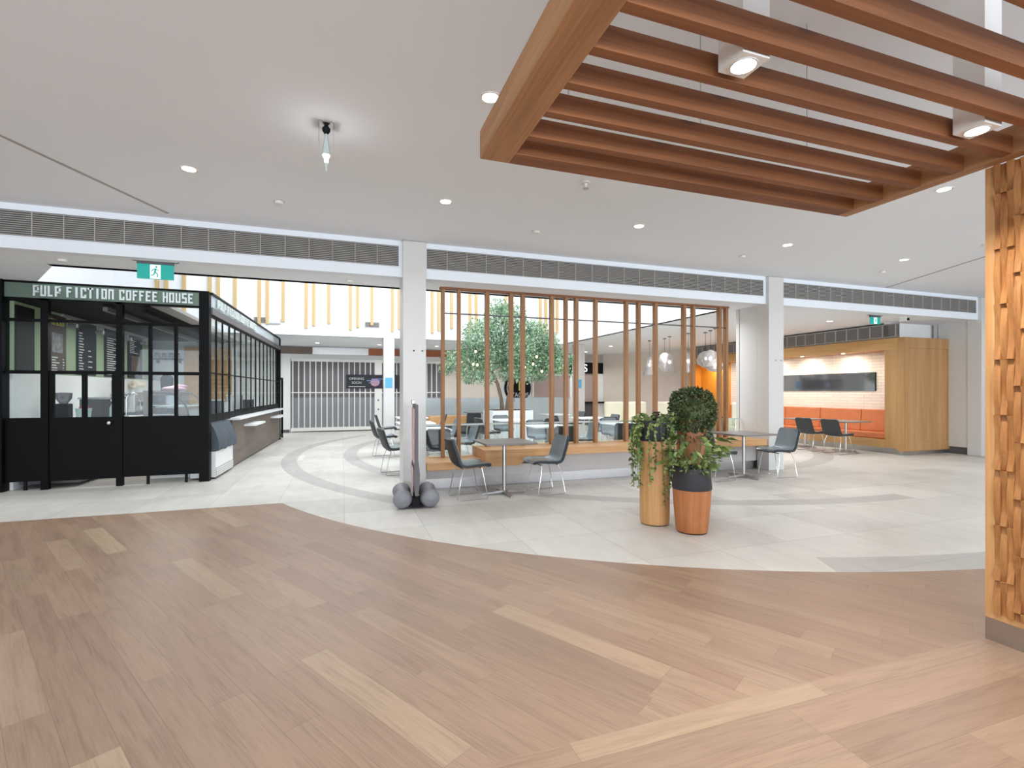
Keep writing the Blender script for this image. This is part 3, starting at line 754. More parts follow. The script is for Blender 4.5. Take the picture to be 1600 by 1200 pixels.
def make_table(topm, size=0.72, name='cafe_table', cat='table'):
    o = thing(name, 'x', cat); h = size/2
    MB().box(-h, h, -h, h, 0.712, 0.74).done('tabletop', [topm], o, bevel=0.004)
    MB().box(-h+0.06, h-0.06, -0.12, 0.12, 0.70, 0.712).done('top_plate', M['dgrey'], o)
    MB().cyl((0, 0, 0.04), (0, 0, 0.70), 0.028, seg=20).done('pole', M['steel'], o, True)
    mb = MB()
    for k in range(4):
        a = PI/4+PI/2*k if False else PI/2*k
        d = Vector((math.cos(a), math.sin(a), 0)); e = Vector((-d.y, d.x, 0))
        p0, p1 = d*0.0, d*0.33
        vs = [p0+e*0.03+Vector((0, 0, 0.055)), p1+e*0.014+Vector((0, 0, 0.022)), p1-e*0.014+Vector((0, 0, 0.022)), p0-e*0.03+Vector((0, 0, 0.055)),
              p0+e*0.03+Vector((0, 0, 0.025)), p1+e*0.014+Vector((0, 0, 0.006)), p1-e*0.014+Vector((0, 0, 0.006)), p0-e*0.03+Vector((0, 0, 0.025))]
        V = [mb.bm.verts.new(q) for q in vs]
        for q in ((0, 1, 2, 3), (7, 6, 5, 4), (0, 4, 5, 1), (1, 5, 6, 2), (2, 6, 7, 3), (3, 7, 4, 0)): mb._f([V[i] for i in q])
        mb.cyl((p1.x*0.96, p1.y*0.96, 0), (p1.x*0.96, p1.y*0.96, 0.008), 0.014, seg=8)
    mb.done('star_base', M['steel'], o)
    return o
t1 = make_table(M['tabtop']); t1.location = (2.15, 6.58, 0); t1['label'] = 'grey square table in front of the oak bench by the first column'
dup(t1, (6.36, 6.55, 0), None, 'grey square table partly behind the potted plants')
chair(1.62, 6.52, 4, 'charcoal chair left of the front grey table, facing right')
chair(2.74, 6.5, 182, 'charcoal chair right of the front grey table, facing left')
chair(6.98, 6.45, 178, 'blue-grey chair beside the middle white column, facing left')
chair(5.75, 6.5, 0, 'charcoal chair mostly hidden behind the potted plants')
tw = make_table(M['white'], 0.8); tw.location = (1.5, 9.25, 0); tw['label'] = 'white table just behind the first column, ringed by three chairs'
for x, y, lab in ((1.55, 11.2, 'white table seen through the first slats, second row back'), (1.78, 13.6, 'white table furthest back near the closed grille'),
                  (3.95, 11.6, 'white table in front of the white tree planter'), (3.95, 9.25, 'white table behind the glass, centre of the screen'),
                  (6.25, 11.8, 'white table under the skylight right of the tree'), (6.2, 14.0, 'white table at the back right of the tree planter'), (5.85, 9.4, 'white table behind the right half of the slat screen')):
    dup(tw, (x, y, 0), None, lab)
for x, y, a, lab in ((0.88, 8.8, 8, 'grey chair left of the nearest white table, facing right'), (1.52, 8.52, 92, 'charcoal chair back turned to us behind the first column'),
                     (2.2, 9.3, 185, 'grey chair right of the nearest white table, facing left'), (0.86, 11.15, 5, 'grey chair left of the second white table'),
                     (2.25, 11.15, 182, 'grey chair right of the second white table'), (1.12, 13.7, 0, 'grey chair left of the furthest white table by the grille'),
                     (2.5, 13.9, 180, 'grey chair right of the furthest white table by the grille'), (3.32, 11.45, 10, 'grey chair left of the table before the tree planter'),
                     (4.0, 12.3, 270, 'grey chair facing us in front of the tree planter'), (4.6, 11.0, 110, 'charcoal chair back turned, between tree planter and middle table'),
                     (4.05, 9.95, 268, 'grey chair facing us behind the middle white table'), (3.88, 8.5, 88, 'charcoal chair back turned to us at the middle white table'),
                     (4.68, 9.1, 175, 'grey chair right of the middle white table, facing left'), (5.45, 8.75, 60, 'grey chair at the table behind the right slats, turned away'),
                     (6.0, 10.15, 265, 'grey chair facing us behind the right-hand white table'), (6.3, 11.1, 95, 'charcoal chair back turned at the skylight table'),
                     (5.55, 12.0, 5, 'grey chair left of the skylight table, facing right'), (6.9, 12.0, 180, 'grey chair right of the skylight table, facing left'),
                     (5.5, 14.1, 0, 'grey chair beside the tree planter at the back'), (6.95, 14.1, 190, 'grey chair at the back table right of the tree'),
                     (3.75, 14.5, 80, 'charcoal chair back turned beside the oak communal block')):
    chair(x, y, a, lab)
o = thing('communal_block', 'low oak communal seating block with black base at the back', 'bench', (3.15, 15.5, 0))
MB().box(-0.6, 0.9, -0.3, 0.3, 0.42, 0.66).done('oak_top', M['bench'], o)
MB().box(-0.55, 0.85, -0.25, 0.25, 0, 0.42).done('base', M['blackm'], o)
o = dup(t1, (4.3, 16.2, 0), None, 'small grey table at the back left of the tree')

# frosted glass partition
o = thing('glass_partition', 'long waist-high frosted glass partition behind the dining tables', 'partition', (2.6, 16.9, 0))
for i in range(5): MB().box(i*1.1+0.01, i*1.1+1.09, 0, 0.02, 0.05, 1.21).done('frosted_pane', M['frost'], o)
MB().box(0, 5.5, -0.01, 0.03, 0, 0.05).done('base_channel', M['steel'], o)

# ------------------------------------------------------------------ poster stand
ang = math.atan2(6.41, 0.88)+math.radians(3.0)
o = thing('poster_stand', 'grey poster stand seen edge-on with bulbous plastic feet by the column', 'sign stand', (0.86, 6.36, 0), ang)
# local x = width direction of the panel, y = normal
mb = MB(); half = [(-0.02, 1.27), (-0.02, 0.60), (-0.028, 0.52), (-0.04, 0.42), (-0.035, 0.30), (-0.02, 0.16)]
pts = [(-y, z) for y, z in half]+[(y, z) for y, z in reversed(half)]
A = [mb.bm.verts.new((-0.33, y-0.02, z)) for y, z in pts]; B = [mb.bm.verts.new((0.30, y-0.02, z)) for y, z in pts]
for i in range(len(pts)): mb._f([A[i], A[(i+1) % len(pts)], B[(i+1) % len(pts)], B[i]])
mb._f(A[::-1]); mb._f(B); mb.done('frame', M['dgrey'], o, bevel=0.004)
MB().box(-0.28, 0.26, 0.001, 0.012, 0.55, 1.22).box(-0.28, 0.26, 0.03-0.01, 0.036-0.01, 0.2, 0.5).done('poster', paint('poster_pinkwhite', srgb(214, 178, 176), 0.5, var=0.3, scale=4), o)
MB().box(-0.05, 0.05, -0.015, 0.03, 1.27, 1.33).done('top_clip', M['steel'], o, bevel=0.01)
MB().box(-0.30, -0.26, -0.035, -0.005, 0.045, 0.17).box(0.22, 0.26, -0.035, -0.005, 0.045, 0.17).done('upright', M['blackm'], o)
for s_ in (-1, 1):
    mb = MB(); n = 22; pr = []
    for i in range(n+1):
        u = -1+2*i/n; r = 0.122*(max(0, 1-abs(u)**6))**0.5*(0.82+0.25*math.cos(u*PI*1.15+PI)) 
        pr.append((max(r, 1e-4), u*0.36))
    mb.lathe(pr, (0, 0, 0), 20, 0)
    for v in mb.bm.verts: v.co.y += s_*0.150-0.02+s_*0.03*(v.co.x/0.36)**2; v.co.z = v.co.z*0.95+0.117
    mb.done('foot', M['rug_grey'], o, True)
MB().box(-0.30, 0.26, -0.10, 0.06, 0.02, 0.045).done('cross_brace', M['blackm'], o)

# ------------------------------------------------------------------ foliage helpers
def leaf(mb, p, d, size, wd, up=None):
    d = d.normalized(); s_ = d.cross(Vector((random.uniform(-1, 1), random.uniform(-1, 1), random.uniform(0.2, 1.2)))).normalized(); nn = s_.cross(d)
    b = [p, p+d*size*0.45+s_*wd-nn*size*0.04, p+d*size-nn*size*0.18, p+d*size*0.45-s_*wd-nn*size*0.04, p+d*size*0.5+nn*size*0.05]
    v = [mb.bm.verts.new(q) for q in b]
    mb._f([v[0], v[1], v[4]]); mb._f([v[1], v[2], v[4]]); mb._f([v[2], v[3], v[4]]); mb._f([v[3], v[0], v[4]])
def rdir(zb=0.0):
    a = random.uniform(0, 2*PI); z = random.uniform(-1, 1)+zb; r = math.sqrt(max(0, 1-min(1, z*z)))
    return Vector((r*math.cos(a), r*math.sin(a), z)).normalized()

# tree in white planter
random.seed(11)
o = thing('tree_planter', 'large white square planter box under the indoor tree', 'planter', (4.55, 13.6, 0))
R45 = 0.0
MB().box(-0.6, 0.6, -0.5, 0.5, 0.0, 0.90).done('box', M['white'], o, bevel=0.01)
MB().box(-0.56, 0.56, -0.46, 0.46, 0.90, 0.905).done('soil', M['soil'], o)
o = thing('indoor_tree', 'leafy indoor ficus tree growing from the white planter box', 'tree', (4.4, 13.6, 0.9))
R = Vector((0.9455, -0.3256, 0))
def rp(l, z, d=0.0): return Vector((l*R.x+d*0.3256, l*R.y+d*0.9455, z))
mb = MB()
mb.tube([rp(-0.02, 0, 0), rp(-0.05, 0.35), rp(-0.15, 0.75), rp(-0.28, 1.05), rp(-0.5, 1.4), rp(-0.7, 1.8)], [0.07, 0.055, 0.05, 0.04, 0.03, 0.015], 8)
mb.tube([rp(0.12, 0, 0.05), rp(0.15, 0.3), rp(0.25, 0.7), rp(0.4, 1.05), rp(0.6, 1.4), rp(0.8, 1.9)], [0.07, 0.06, 0.055, 0.045, 0.03, 0.015], 8)
mb.tube([rp(0.17, 0.3), rp(0.22, 0.8, 0.1), rp(0.2, 1.3, 0.1), rp(0.1, 1.9, 0)], [0.045, 0.04, 0.03, 0.012], 8)
mb.tube([rp(0.45, 1.1), rp(0.9, 1.3), rp(1.4, 1.5)], [0.03, 0.02, 0.008], 6)
mb.tube([rp(-0.3, 1.08), rp(-0.8, 1.2), rp(-1.3, 1.5)], [0.028, 0.02, 0.008], 6)
mb.done('trunk', M['bark'], o, True)
mb = MB()
def pxy(px, py, dd=0.0):
    # crown clumps laid out in metres left/right of the trunk (l) and above the planter (z)
    return px, py, dd
clumps = [(-1.45, 1.45, 0.32, 260), (-0.95, 1.75, 0.42, 700), (-0.95, 1.15, 0.42, 650), (-0.75, 2.2, 0.42, 520), (-0.45, 1.55, 0.45, 850), (-0.5, 0.98, 0.32, 260), (-0.2, 2.75, 0.38, 420), (-0.1, 2.2, 0.45, 800),
          (0.1, 1.65, 0.45, 850), (0.15, 1.15, 0.36, 420), (0.3, 2.75, 0.36, 380), (0.5, 2.3, 0.45, 800), (0.55, 1.7, 0.45, 850), (0.6, 1.15, 0.40, 560), (0.95, 2.25, 0.40, 560), (1.05, 1.75, 0.42, 700), (1.05, 1.15, 0.36, 420),
          (1.45, 1.7, 0.34, 420), (1.55, 1.25, 0.3, 330), (1.75, 1.5, 0.26, 220), (-0.5, 2.4, 0.3, 240), (1.35, 2.0, 0.28, 240), (0.0, 3.0, 0.2, 110), (1.85, 1.1, 0.18, 70), (-1.65, 1.2, 0.22, 140), (2.0, 1.45, 0.2, 130), (0.3, 1.4, 0.4, 500), (-0.1, 2.95, 0.3, 200), (1.2, 1.4, 0.35, 350)]
for l, z, r, n in clumps:
    dd = random.uniform(-0.45, 0.45)
    for _ in range(int(n*1.55)):
        q = rdir()*r*1.06*(random.random()**0.4); q.z *= 0.9
        c = rp(l, z, dd)+q
        leaf(mb, c, rdir(-0.35), random.uniform(0.06, 0.10), random.uniform(0.014, 0.023))
mb.done('foliage', M['leaf_tree'], o)
# warm glass bulbs hung under the tree
def bulb_at(l, z, d, label):
    p = Vector((4.4, 13.6, 0.9))+rp(l, z, d)
    b = thing('hanging_bulb', label, 'bulb', p, 0, 'warm bulbs hanging in the indoor tree')
    MB().ball((0, 0, 0), 0.03, 1, 1, 1.2, 10).done('glass_globe', M['bulb'], b, True)
    MB().cyl((0, 0, 0.04), (0, 0, 0.085), 0.015, seg=8).done('socket', M['blackm'], b)
    MB().cyl((0, 0, 0.085), (0, 0, 0.5), 0.003, seg=5).done('cord', M['blackm'], b)
for bi, (l, z, d) in enumerate(((-0.75, 1.65, -0.55), (-0.82, 1.3, -0.5), (-0.7, 1.28, -0.55), (0.53, 1.18, -0.6), (0.62, 1.21, -0.6), (1.1, 1.1, -0.5), (0.85, 1.3, -0.6), (0.95, 1.5, -0.6))):
    bulb_at(l, z, d, 'warm glowing globe bulb among the tree foliage, '+['upper one on the left', 'lower outer one on the left', 'lower inner one on the left', 'left one of the low central pair', 'right one of the low central pair', 'low outermost one on the right', 'low one right of the central pair', 'upper one on the right'][bi])

# ------------------------------------------------------------------ foreground planters
random.seed(21)
def vine(mbs, mbl, pts, n, size):
    P = [Vector(p) for p in pts]; mbs.tube(P, 0.003, 5)
    for i in range(n):
        t = i/n*(len(P)-1); k = int(t); p = P[k].lerp(P[min(k+1, len(P)-1)], t-k)
        leaf(mbl, p, Vector((random.uniform(-1, 1), random.uniform(-1, 0.2), random.uniform(-0.9, 0.1))), random.uniform(0.7, 1.2)*size, size*0.34)
# left: tall log planter
A0 = Vector((3.215, 4.57, 0))
o = thing('log_planter', 'tall pale log planter with trailing vines, left of the three', 'potted plant', A0)
MB().lathe([(0.150, 0.01), (0.157, 0.05), (0.160, 0.45), (0.158, 0.90)], (0, 0, 0), 40).done('log', M['pot1'], o, True)
MB().lathe([(0.145, 0), (0.145, 0.012)], (0, 0, 0), 32).done('foot_ring', M['blackm'], o)
MB().lathe([(0.160, 0.90), (0.168, 0.91), (0.165, 1.115), (0.158, 1.12), (0.15, 1.09), (0.0001, 1.09)], (0, 0, 0), 40).done('bowl', M['bowl'], o, True)
ms, ml = MB(), MB()
for i in range(26):
    a = random.uniform(0, 2*PI); r = random.uniform(0.02, 0.15); p0 = Vector((r*math.cos(a), r*math.sin(a), 1.09))
    p1 = p0+Vector((math.cos(a)*0.06, math.sin(a)*0.06, random.uniform(0.04, 0.11))); p2 = p1+Vector((math.cos(a)*0.08, math.sin(a)*0.08, random.uniform(-0.05, 0.03)))
    vine(ms, ml, [p0, p1, p2], 9, 0.062)
for i in range(9):   # vines cascading on the left side
    a = math.radians(random.uniform(150, 225)); p0 = Vector((0.15*math.cos(a), 0.15*math.sin(a), 1.11)); R1 = random.uniform(0.185, 0.25)
    zl = random.uniform(0.35, 0.75)
    vine(ms, ml, [p0, (R1*math.cos(a), R1*math.sin(a), 1.05), (R1*math.cos(a)*1.03, R1*math.sin(a)*1.03, (1.05+zl)/2), (R1*math.cos(a), R1*math.sin(a)-0.02, zl)], 34, 0.055)
for a_, zl, wob in ((-105, 0.2, 0.4), (-80, 0.55, 0.2), (-60, 0.35, -0.2), (-125, 0.6, 0.1), (-40, 0.5, 0.1), (-20, 0.45, 0.1), (-30, 0.7, 0.0)):
    pts = [(0.14*math.cos(math.radians(a_)), 0.14*math.sin(math.radians(a_)), 1.12)]
    for k in range(7):
        aa = math.radians(a_)+wob*k/7; zz = 1.08-(1.08-zl)*k/6
        pts.append((0.178*math.cos(aa), 0.178*math.sin(aa), zz))
    vine(ms, ml, pts, 30 if zl > 0.25 else 26, 0.05)
ms.done('stems', M['stem'], o); ml.done('leaves', M['leaf_vine'], o)
MB().cyl((-0.01, -0.06, 1.09), (-0.01, -0.06, 1.2), 0.012, seg=8).cyl((-0.01, -0.06, 1.2), (-0.01, -0.06, 1.215), 0.03, 0.035, seg=12).done('water_gauge', M['brown'], o)
# right rear: tall fir planter with clipped bush
o = thing('fir_planter', 'tall reddish wooden planter with dense round bush, at the rear', 'potted plant', (3.70, 4.56, 0))
MB().lathe([(0.14, 0.0), (0.15, 0.02), (0.17, 0.5), (0.16, 1.0), (0.15, 1.12), (0.0001, 1.12)], (0, 0, 0), 40).done('pot', M['pot2'], o, True)
mb = MB()
for i in range(4600):
    q = rdir(); rr = random.uniform(0.6, 1.0)**0.5
    m_ = max(abs(q.x*0.9455-q.y*0.3256), abs(q.z)); f_ = 1+0.42*(1-m_); q = Vector((q.x*0.235*rr*f_, q.y*0.235*rr*f_, q.z*0.25*rr*f_+1.215+0.012*math.sin(i)))
    leaf(mb, q, Vector((q.x, q.y, q.z-1.2)).normalized()+rdir()*0.9, random.uniform(0.028, 0.045), random.uniform(0.009, 0.013))
for i in range(240):
    a = random.uniform(0, 2*PI); z = random.uniform(0.85, 1.12); leaf(mb, Vector((0.19*math.cos(a), 0.19*math.sin(a), z)), Vector((math.cos(a), math.sin(a), -1.2)), 0.04, 0.012)
mb.done('bush', M['leaf_bush'], o)
MB().ball((0, 0, 1.20), 0.17).done('branch_core', M['leaf_bush'], o)
# front: tapered fir pot
o = thing('barrel_planter', 'short tapered wooden planter with charcoal rim, frontmost of the three', 'potted plant', (3.385, 4.175, 0))
MB().lathe([(0.150, 0.012), (0.158, 0.04), (0.178, 0.25), (0.190, 0.44)], (0, 0, 0), 44).done('wooden_pot', M['pot2'], o, True)
MB().lathe([(0.145, 0), (0.145, 0.015)], (0, 0, 0), 32).done('foot_ring', M['blackm'], o)
MB().lathe([(0.190, 0.44), (0.196, 0.452), (0.175, 0.655), (0.165, 0.66), (0.16, 0.62), (0.0001, 0.62)], (0, 0, 0), 44).done('charcoal_rim', M['bowl'], o, True)
ms, ml = MB(), MB()
for i in range(24):
    a = random.uniform(0, 2*PI); h = random.uniform(0.1, 0.36); sp = random.uniform(0.08, 0.3)
    p0 = Vector((0.07*math.cos(a), 0.07*math.sin(a), 0.62)); p1 = p0+Vector((math.cos(a)*sp*0.5, math.sin(a)*sp*0.5, h)); p2 = p0+Vector((math.cos(a)*sp, math.sin(a)*sp, h*0.95))
    ms.tube([p0, p1, p2], 0.0035, 5)
    for k in range(3): leaf(ml, p2 if k == 0 else p1.lerp(p2, 0.5*k-0.3), Vector((math.cos(a+random.uniform(-.8, .8)), math.sin(a+random.uniform(-.8, .8)), random.uniform(-0.5, 0.2))), random.uniform(0.09, 0.15), random.uniform(0.028, 0.045))
for i in range(170):
    a = random.uniform(0, 2*PI); r = random.uniform(0.08, 0.25)
    leaf(ml, Vector((r*math.cos(a), r*math.sin(a), random.uniform(0.63, 0.78))), Vector((math.cos(a), math.sin(a), random.uniform(-0.6, 0.5))), random.uniform(0.05, 0.09), 0.018)
ms.done('stems', M['stem'], o); ml.done('leaves', M['leaf_vine'], o)

# ------------------------------------------------------------------ coffee kiosk
KX0, KX1, KY0, KY1 = -4.62, -2.01, 9.02, 16.3
k = thing('coffee_kiosk', 'black steel coffee kiosk with glazed front and green name sign', 'kiosk', (KX1, KY0, 0))
def kb(name, mat, boxes, parent=None, bevel=0):
    mb = MB()
    for b in boxes: mb.box(b[0]-KX1, b[1]-KX1, b[2]-KY0, b[3]-KY0, b[4], b[5])
    return mb.done(name, mat, parent or k, bevel=bevel)
# corner posts and front frame
kb('corner_post', M['black'], [(-2.15, -2.01, 9.0, 9.14, 0, 3.03)])
kb('corner_post', M['black'], [(-4.95, -4.56, 8.95, 9.12, 0, 3.03)])
kb('corner_post', M['black'], [(-1.90, -1.76, 16.2, 16.34, 0, 3.03)])
kb('front_post', M['black'], [(-4.15, -4.06, 9.0, 9.08, 0, 2.79)])
kb('front_post', M['black'], [(-3.24, -3.16, 9.0, 9.08, 0, 2.79)])
kb('transom', M['black'], [(-4.95, -2.15, 9.01, 9.07, 2.45, 2.49)])
for x0, x1, nm in ((-4.56, -4.15, 'fixed_panel'), (-3.16, -2.15, 'fixed_panel')):
    kb(nm, M['black'], [(x0, x1, 9.02, 9.06, 0.13, 1.05)]); kb('window_rail', M['black'], [(x0, x1, 9.02, 9.06, 1.69, 1.74)])
p_ = kb('door', M['black'], [(-4.06, -3.24, 9.02, 9.06, 0.12, 1.05), (-4.06, -3.24, 9.02, 9.06, 1.69, 1.74), (-4.06, -4.0, 9.02, 9.06, 1.05, 1.69), (-3.30, -3.24, 9.02, 9.06, 1.05, 1.69), (-3.67, -3.61, 9.02, 9.06, 1.05, 1.69)])
mb = MB().cyl((-3.31-KX1, -0.0, 0.96), (-3.31-KX1, -0.05, 0.96), 0.012).ball((-3.31-KX1, -0.07, 0.96), 0.03); mb.done('door_knob', M['chrome'], p_, True)
kb('pane', M['glassk'], [(-4.0, -3.67, 9.035, 9.045, 1.05, 1.69), (-3.61, -3.30, 9.035, 9.045, 1.05, 1.69)], p_)
for x0, x1 in ((-4.56, -4.15), (-3.16, -2.83), (-2.79, -2.49), (-2.45, -2.15)):
    kb('window_pane', M['glassk'], [(x0, x1, 9.035, 9.045, 1.05, 1.69)])
    kb('window_pane', M['glassk'], [(x0, x1, 9.035, 9.045, 1.74, 2.45)])
kb('window_pane', M['glassk'], [(-4.06, -3.24, 9.035, 9.045, 1.74, 2.45)])
kb('mullion', M['black'], [(-2.83, -2.79, 9.01, 9.07, 1.05, 2.45)]); kb('mullion', M['black'], [(-2.49, -2.45, 9.01, 9.07, 1.05, 2.45)])
for x in (-4.36, -2.35, -2.86): kb('floor_foot', M['blackm'], [(x, x+0.035, 9.03, 9.06, 0, 0.13)])
# name board on the front
sg = kb('name_board', M['signgreen'], [(-4.62, -2.15, 9.0, 9.06, 2.79, 3.0)])
kb('board_edge', M['black'], [(-4.95, -2.15, 8.99, 9.08, 3.0, 3.03), (-4.95, -2.15, 9.0, 9.08, 2.76, 2.79)])
for wn in range(4): lt = block_text('PULP FICTION COFFEE HOUSE', 2.0, 0.155, word=wn).done('lettering', M['letter'], sg); lt.location = (-4.225-KX1, 8.995-KY0, 2.817)
# side: slightly splayed line from (-2.01, 9.14) to (-1.79, 16.2)
def side(y): return -2.03+0.22*(y-9.1)/7.1
def sbox(mb, y0, y1, z0, z1, d0=-0.03, d1=0.03):
    a, b = side(y0), side(y1)
    P = [(a+d0, y0), (a+d1, y0), (b+d1, y1), (b+d0, y1)]
    mb.poly([(x-KX1, y-KY0) for x, y in P], z0, z1); return mb
def sb(name, mat, L, parent=None):
    mb = MB()
    for q in L: sbox(mb, *q)
    return mb.done(name, mat, parent or k)
ss = sb('side_sign', M['frost'], [(9.14, 16.2, 2.79, 3.0, -0.02, 0.02)])
for wn in range(4): lt2 = block_text('PULP FICTION COFFEE HOUSE', 3.2, 0.15, word=wn).done('side_lettering', M['letter'], ss); lt2.location = (side(9.5)+0.035-KX1, 9.4-KY0, 2.82); lt2.rotation_euler = (0, 0, math.atan2(7.1, 0.22))
sb('side_top_rail', M['black'], [(9.1, 16.25, 3.0, 3.03, -0.06, 0.05)]); sb('side_track', M['dgrey'], [(9.1, 16.25, 2.68, 2.79, -0.06, 0.05)])
Ys = [9.14, 9.50, 9.90, 10.36, 10.80, 11.3, 11.8, 12.3, 12.8, 13.3, 13.8, 14.3, 14.8, 15.3, 15.75, 16.2]
for i in range(len(Ys)-1):
    y0, y1 = Ys[i], Ys[i+1]; lo = 0.95 if y0 > 10.4 else 0.93; wd = 0.04 if i in (3, 8, 12) else 0.018
    f = sb('folding_leaf', M['black'], [(y0, y0+wd, lo, 2.68, -0.012, 0.012), (y1-0.012, y1, lo, 2.68, -0.012, 0.012), (y0, y1, lo, lo+0.13, -0.01, 0.01), (y0, y1, 1.725, 1.745, -0.01, 0.01), (y0, y1, 2.64, 2.68, -0.01, 0.01)])
    sb('pane', M['glassk'], [(y0+wd, y1-0.02, lo+0.13, 2.64, -0.004, 0.004)], f)
# service counter
sb('counter_top', M['white'], [(10.42, 16.25, 0.90, 0.94, -0.5, 0.17)])
sb('counter_front', M['counterp'], [(10.45, 16.2, 0.04, 0.90, -0.05, 0.04)])
sb('counter_back', M['white'], [(10.45, 16.2, 0.0, 0.90, -0.5, -0.05)])
sb('counter_ledge', M['white'], [(11.4, 12.5, 0.72, 0.76, 0.04, 0.26)]); sb('counter_ledge', M['white'], [(14.6, 15.9, 0.72, 0.76, 0.04, 0.26)])
# folded gate beyond the counter
g_ = sb('folded_gate', M['black'], [(16.3, 16.36, 0, 1.86, -0.02, 0.03), (16.9, 16.96, 0, 1.86, -0.02, 0.03), (16.36, 16.9, 1.8, 1.86, -0.02, 0.03), (16.36, 16.9, 0.05, 0.12, -0.02, 0.03)])
sb('gate_pane', M['glassk'], [(16.36, 16.9, 0.12, 1.8, 0, 0.008)], g_)
# covered display chiller at the near end of the counter
o = thing('display_chiller', 'white open chiller under a blue-grey cloth cover at the kiosk corner', 'chiller', (-2.0, 9.2, 0))
MB().poly([(-0.32, 0), (0.04, 0), (0.075, 1.15), (-0.32, 1.15)], 0.03, 0.45).done('body', M['white'], o)
MB().poly([(-0.31, 0.01), (0.045, 0.01), (0.08, 1.14), (-0.31, 1.14)], 0.03, 0.18).done('lower_grille', M['louver'], o)
mb = MB()
for i in range(4): mb.poly([(0.04, 0.02), (0.052, 0.02), (0.087, 1.13), (0.07, 1.13)], 0.05+i*0.033, 0.063+i*0.033)
mb.done('grille_bars', M['white'], o)
mb = MB(); nx, ny = 8, 26; G = []
pf = [(-0.33, 0.92), (-0.15, 0.92), (-0.03, 0.90), (0.02, 0.82), (0.075, 0.68), (0.095, 0.56), (0.085, 0.47)]
random.seed(5)
for j in range(ny+1):
    y = 1.18*j/ny; row = []
    for i, (x, z) in enumerate(pf):
        wv = 0.005*math.sin(j*0.55+i)+0.003*math.sin(j*1.3-i*0.7)
        row.append(mb.bm.verts.new((x+0.035*y+(wv if i > 1 else 0), y, z+(0.02*math.sin(j*0.5) if i == len(pf)-1 else wv*0.5))))
    G.append(row)
for j in range(ny):
    for i in range(len(pf)-1): mb._f([G[j][i], G[j][i+1], G[j+1][i+1], G[j+1][i]])
for S in (G[0], G[-1]):
    b = [mb.bm.verts.new((v.co.x, v.co.y, 0.46)) for v in (S[0], S[-1])]; mb._f(list(S)+[b[1], b[0]])
mb.done('cloth_cover', M['cover'], o, True)
# kiosk roof and eave
kb('roof_slab', M['blackm'], [(-4.9, -2.85, 9.12, 15.3, 2.76, 2.84)])
kb('roof_eave', M['louver'], [(-2.85, -2.60, 9.12, 15.3, 2.77, 2.83)])
kb('roof_truss', M['dgrey'], [(-3.45, -3.39, 9.12, 14.5, 2.66, 2.72)]); kb('roof_truss', M['blackm'], [(-2.95, -2.9, 9.12, 14.5, 2.66, 2.72)])
kb('light_track', M['dgrey'], [(-4.0, -3.96, 9.2, 12.5, 2.56, 2.6)])
for y in (9.5, 10.4, 11.6, 12.4):
    mb = MB().cyl((-3.98-KX1, y-KY0, 2.56), (-3.98-KX1, y-KY0, 2.47), 0.012).cyl((-4.03-KX1, y-KY0, 2.46), (-3.92-KX1, y-KY0, 2.46), 0.035, seg=12); mb.done('track_head', M['dgrey'], k)
# interior walls
kb('menu_wall', M['green'], [(-4.6, -4.51, 9.12, 14.4, 1.72, 2.75)])
kb('splashback', M['white'], [(-4.6, -4.52, 9.12, 15.2, 0.0, 1.72)])
kb('back_wall', M['white'], [(-4.9, -2.75, 15.2, 15.3, 0, 2.76)])
kb('plank_wall', M['oaky'], [(-3.95, -2.85, 15.12, 15.2, 1.0, 2.62)])
kb('outer_wall', M['black'], [(-5.0, -4.9, 9.1, 15.3, 0, 2.9)])
area_light('kiosk_fill', (-3.3, 11.5, 2.6), 0.5, 42, (1, 0.97, 0.93), 3.5)  # fixtureless area light added to lift the kiosk interior
# ---- things inside the kiosk
def board(y0, y1, z0, z1, label, rows, pic=None, title=None, picm=None):
    o = thing('menu_board', label, 'menu board', (-4.5, y0, z0)); L = y1-y0; H = z1-z0
    MB().box(-0.006, 0.012, 0, L, 0, H).done('panel', M['brown'] if title else M['blackm'], o)
    mb = MB()
    for (a, za, zb, n) in rows:
        for i in range(n):
            z = za+(zb-za)*(i+0.5)/n; ln = random.uniform(0.45, 1.0)*(L*a[1]-L*a[0])
            mb.box(0.012, 0.016, L*a[0], L*a[0]+ln, z-0.010, z+0.008)
    mb.done('menu_print', M['ink'], o)
    if pic: MB().box(0.012, 0.018, L*pic[0], L*pic[1], pic[2], pic[3]).done('picture', picm or M['photo'], o)
    if title: text('PULP FICTION', 0.15, M['yellow'], 'title', o, (0.018, L*0.06, H-0.17), (PI/2, 0, PI/2), xs=0.42*L/0.5)
    return o
random.seed(9)
board(9.13, 9.14+0.02, 1.74, 2.5, 'x', [], None) if False else None
o = tag(MB().box(-4.508, -4.488, 9.13, 9.58, 1.74, 2.70).done('menu_board', M['blackm']), 'plain black panel at the near end of the green menu wall', 'menu board')
board(9.98, 10.5, 1.74, 2.70, 'brown menu board with yellow title and grey picture, nearest the door', [((0.15, 0.6), 0.02, 0.28, 6), ((0.78, 0.9), 0.02, 0.26, 5)], (0.15, 0.75, 0.34, 0.66), True)
board(10.88, 11.6, 1.74, 2.70, 'black menu board with a column of white print, second from the door', [((0.08, 0.34), 0.03, 0.78, 15), ((0.55, 0.8), 0.1, 0.5, 4)])
board(11.97, 12.78, 1.74, 2.70, 'black menu board with dense white list, third from the door', [((0.1, 0.8), 0.02, 0.8, 17)])
board(13.1, 13.9, 1.74, 2.70, 'black menu board with list above a small brown picture, last in the row', [((0.1, 0.7), 0.55, 0.86, 8)], (0.2, 0.8, 0.1, 0.5), None, M['photo2'])
o = thing('wall_shelf', 'black shelf on the kiosk back wall holding small jars', 'shelf', (-4.6, 15.05, 2.26))
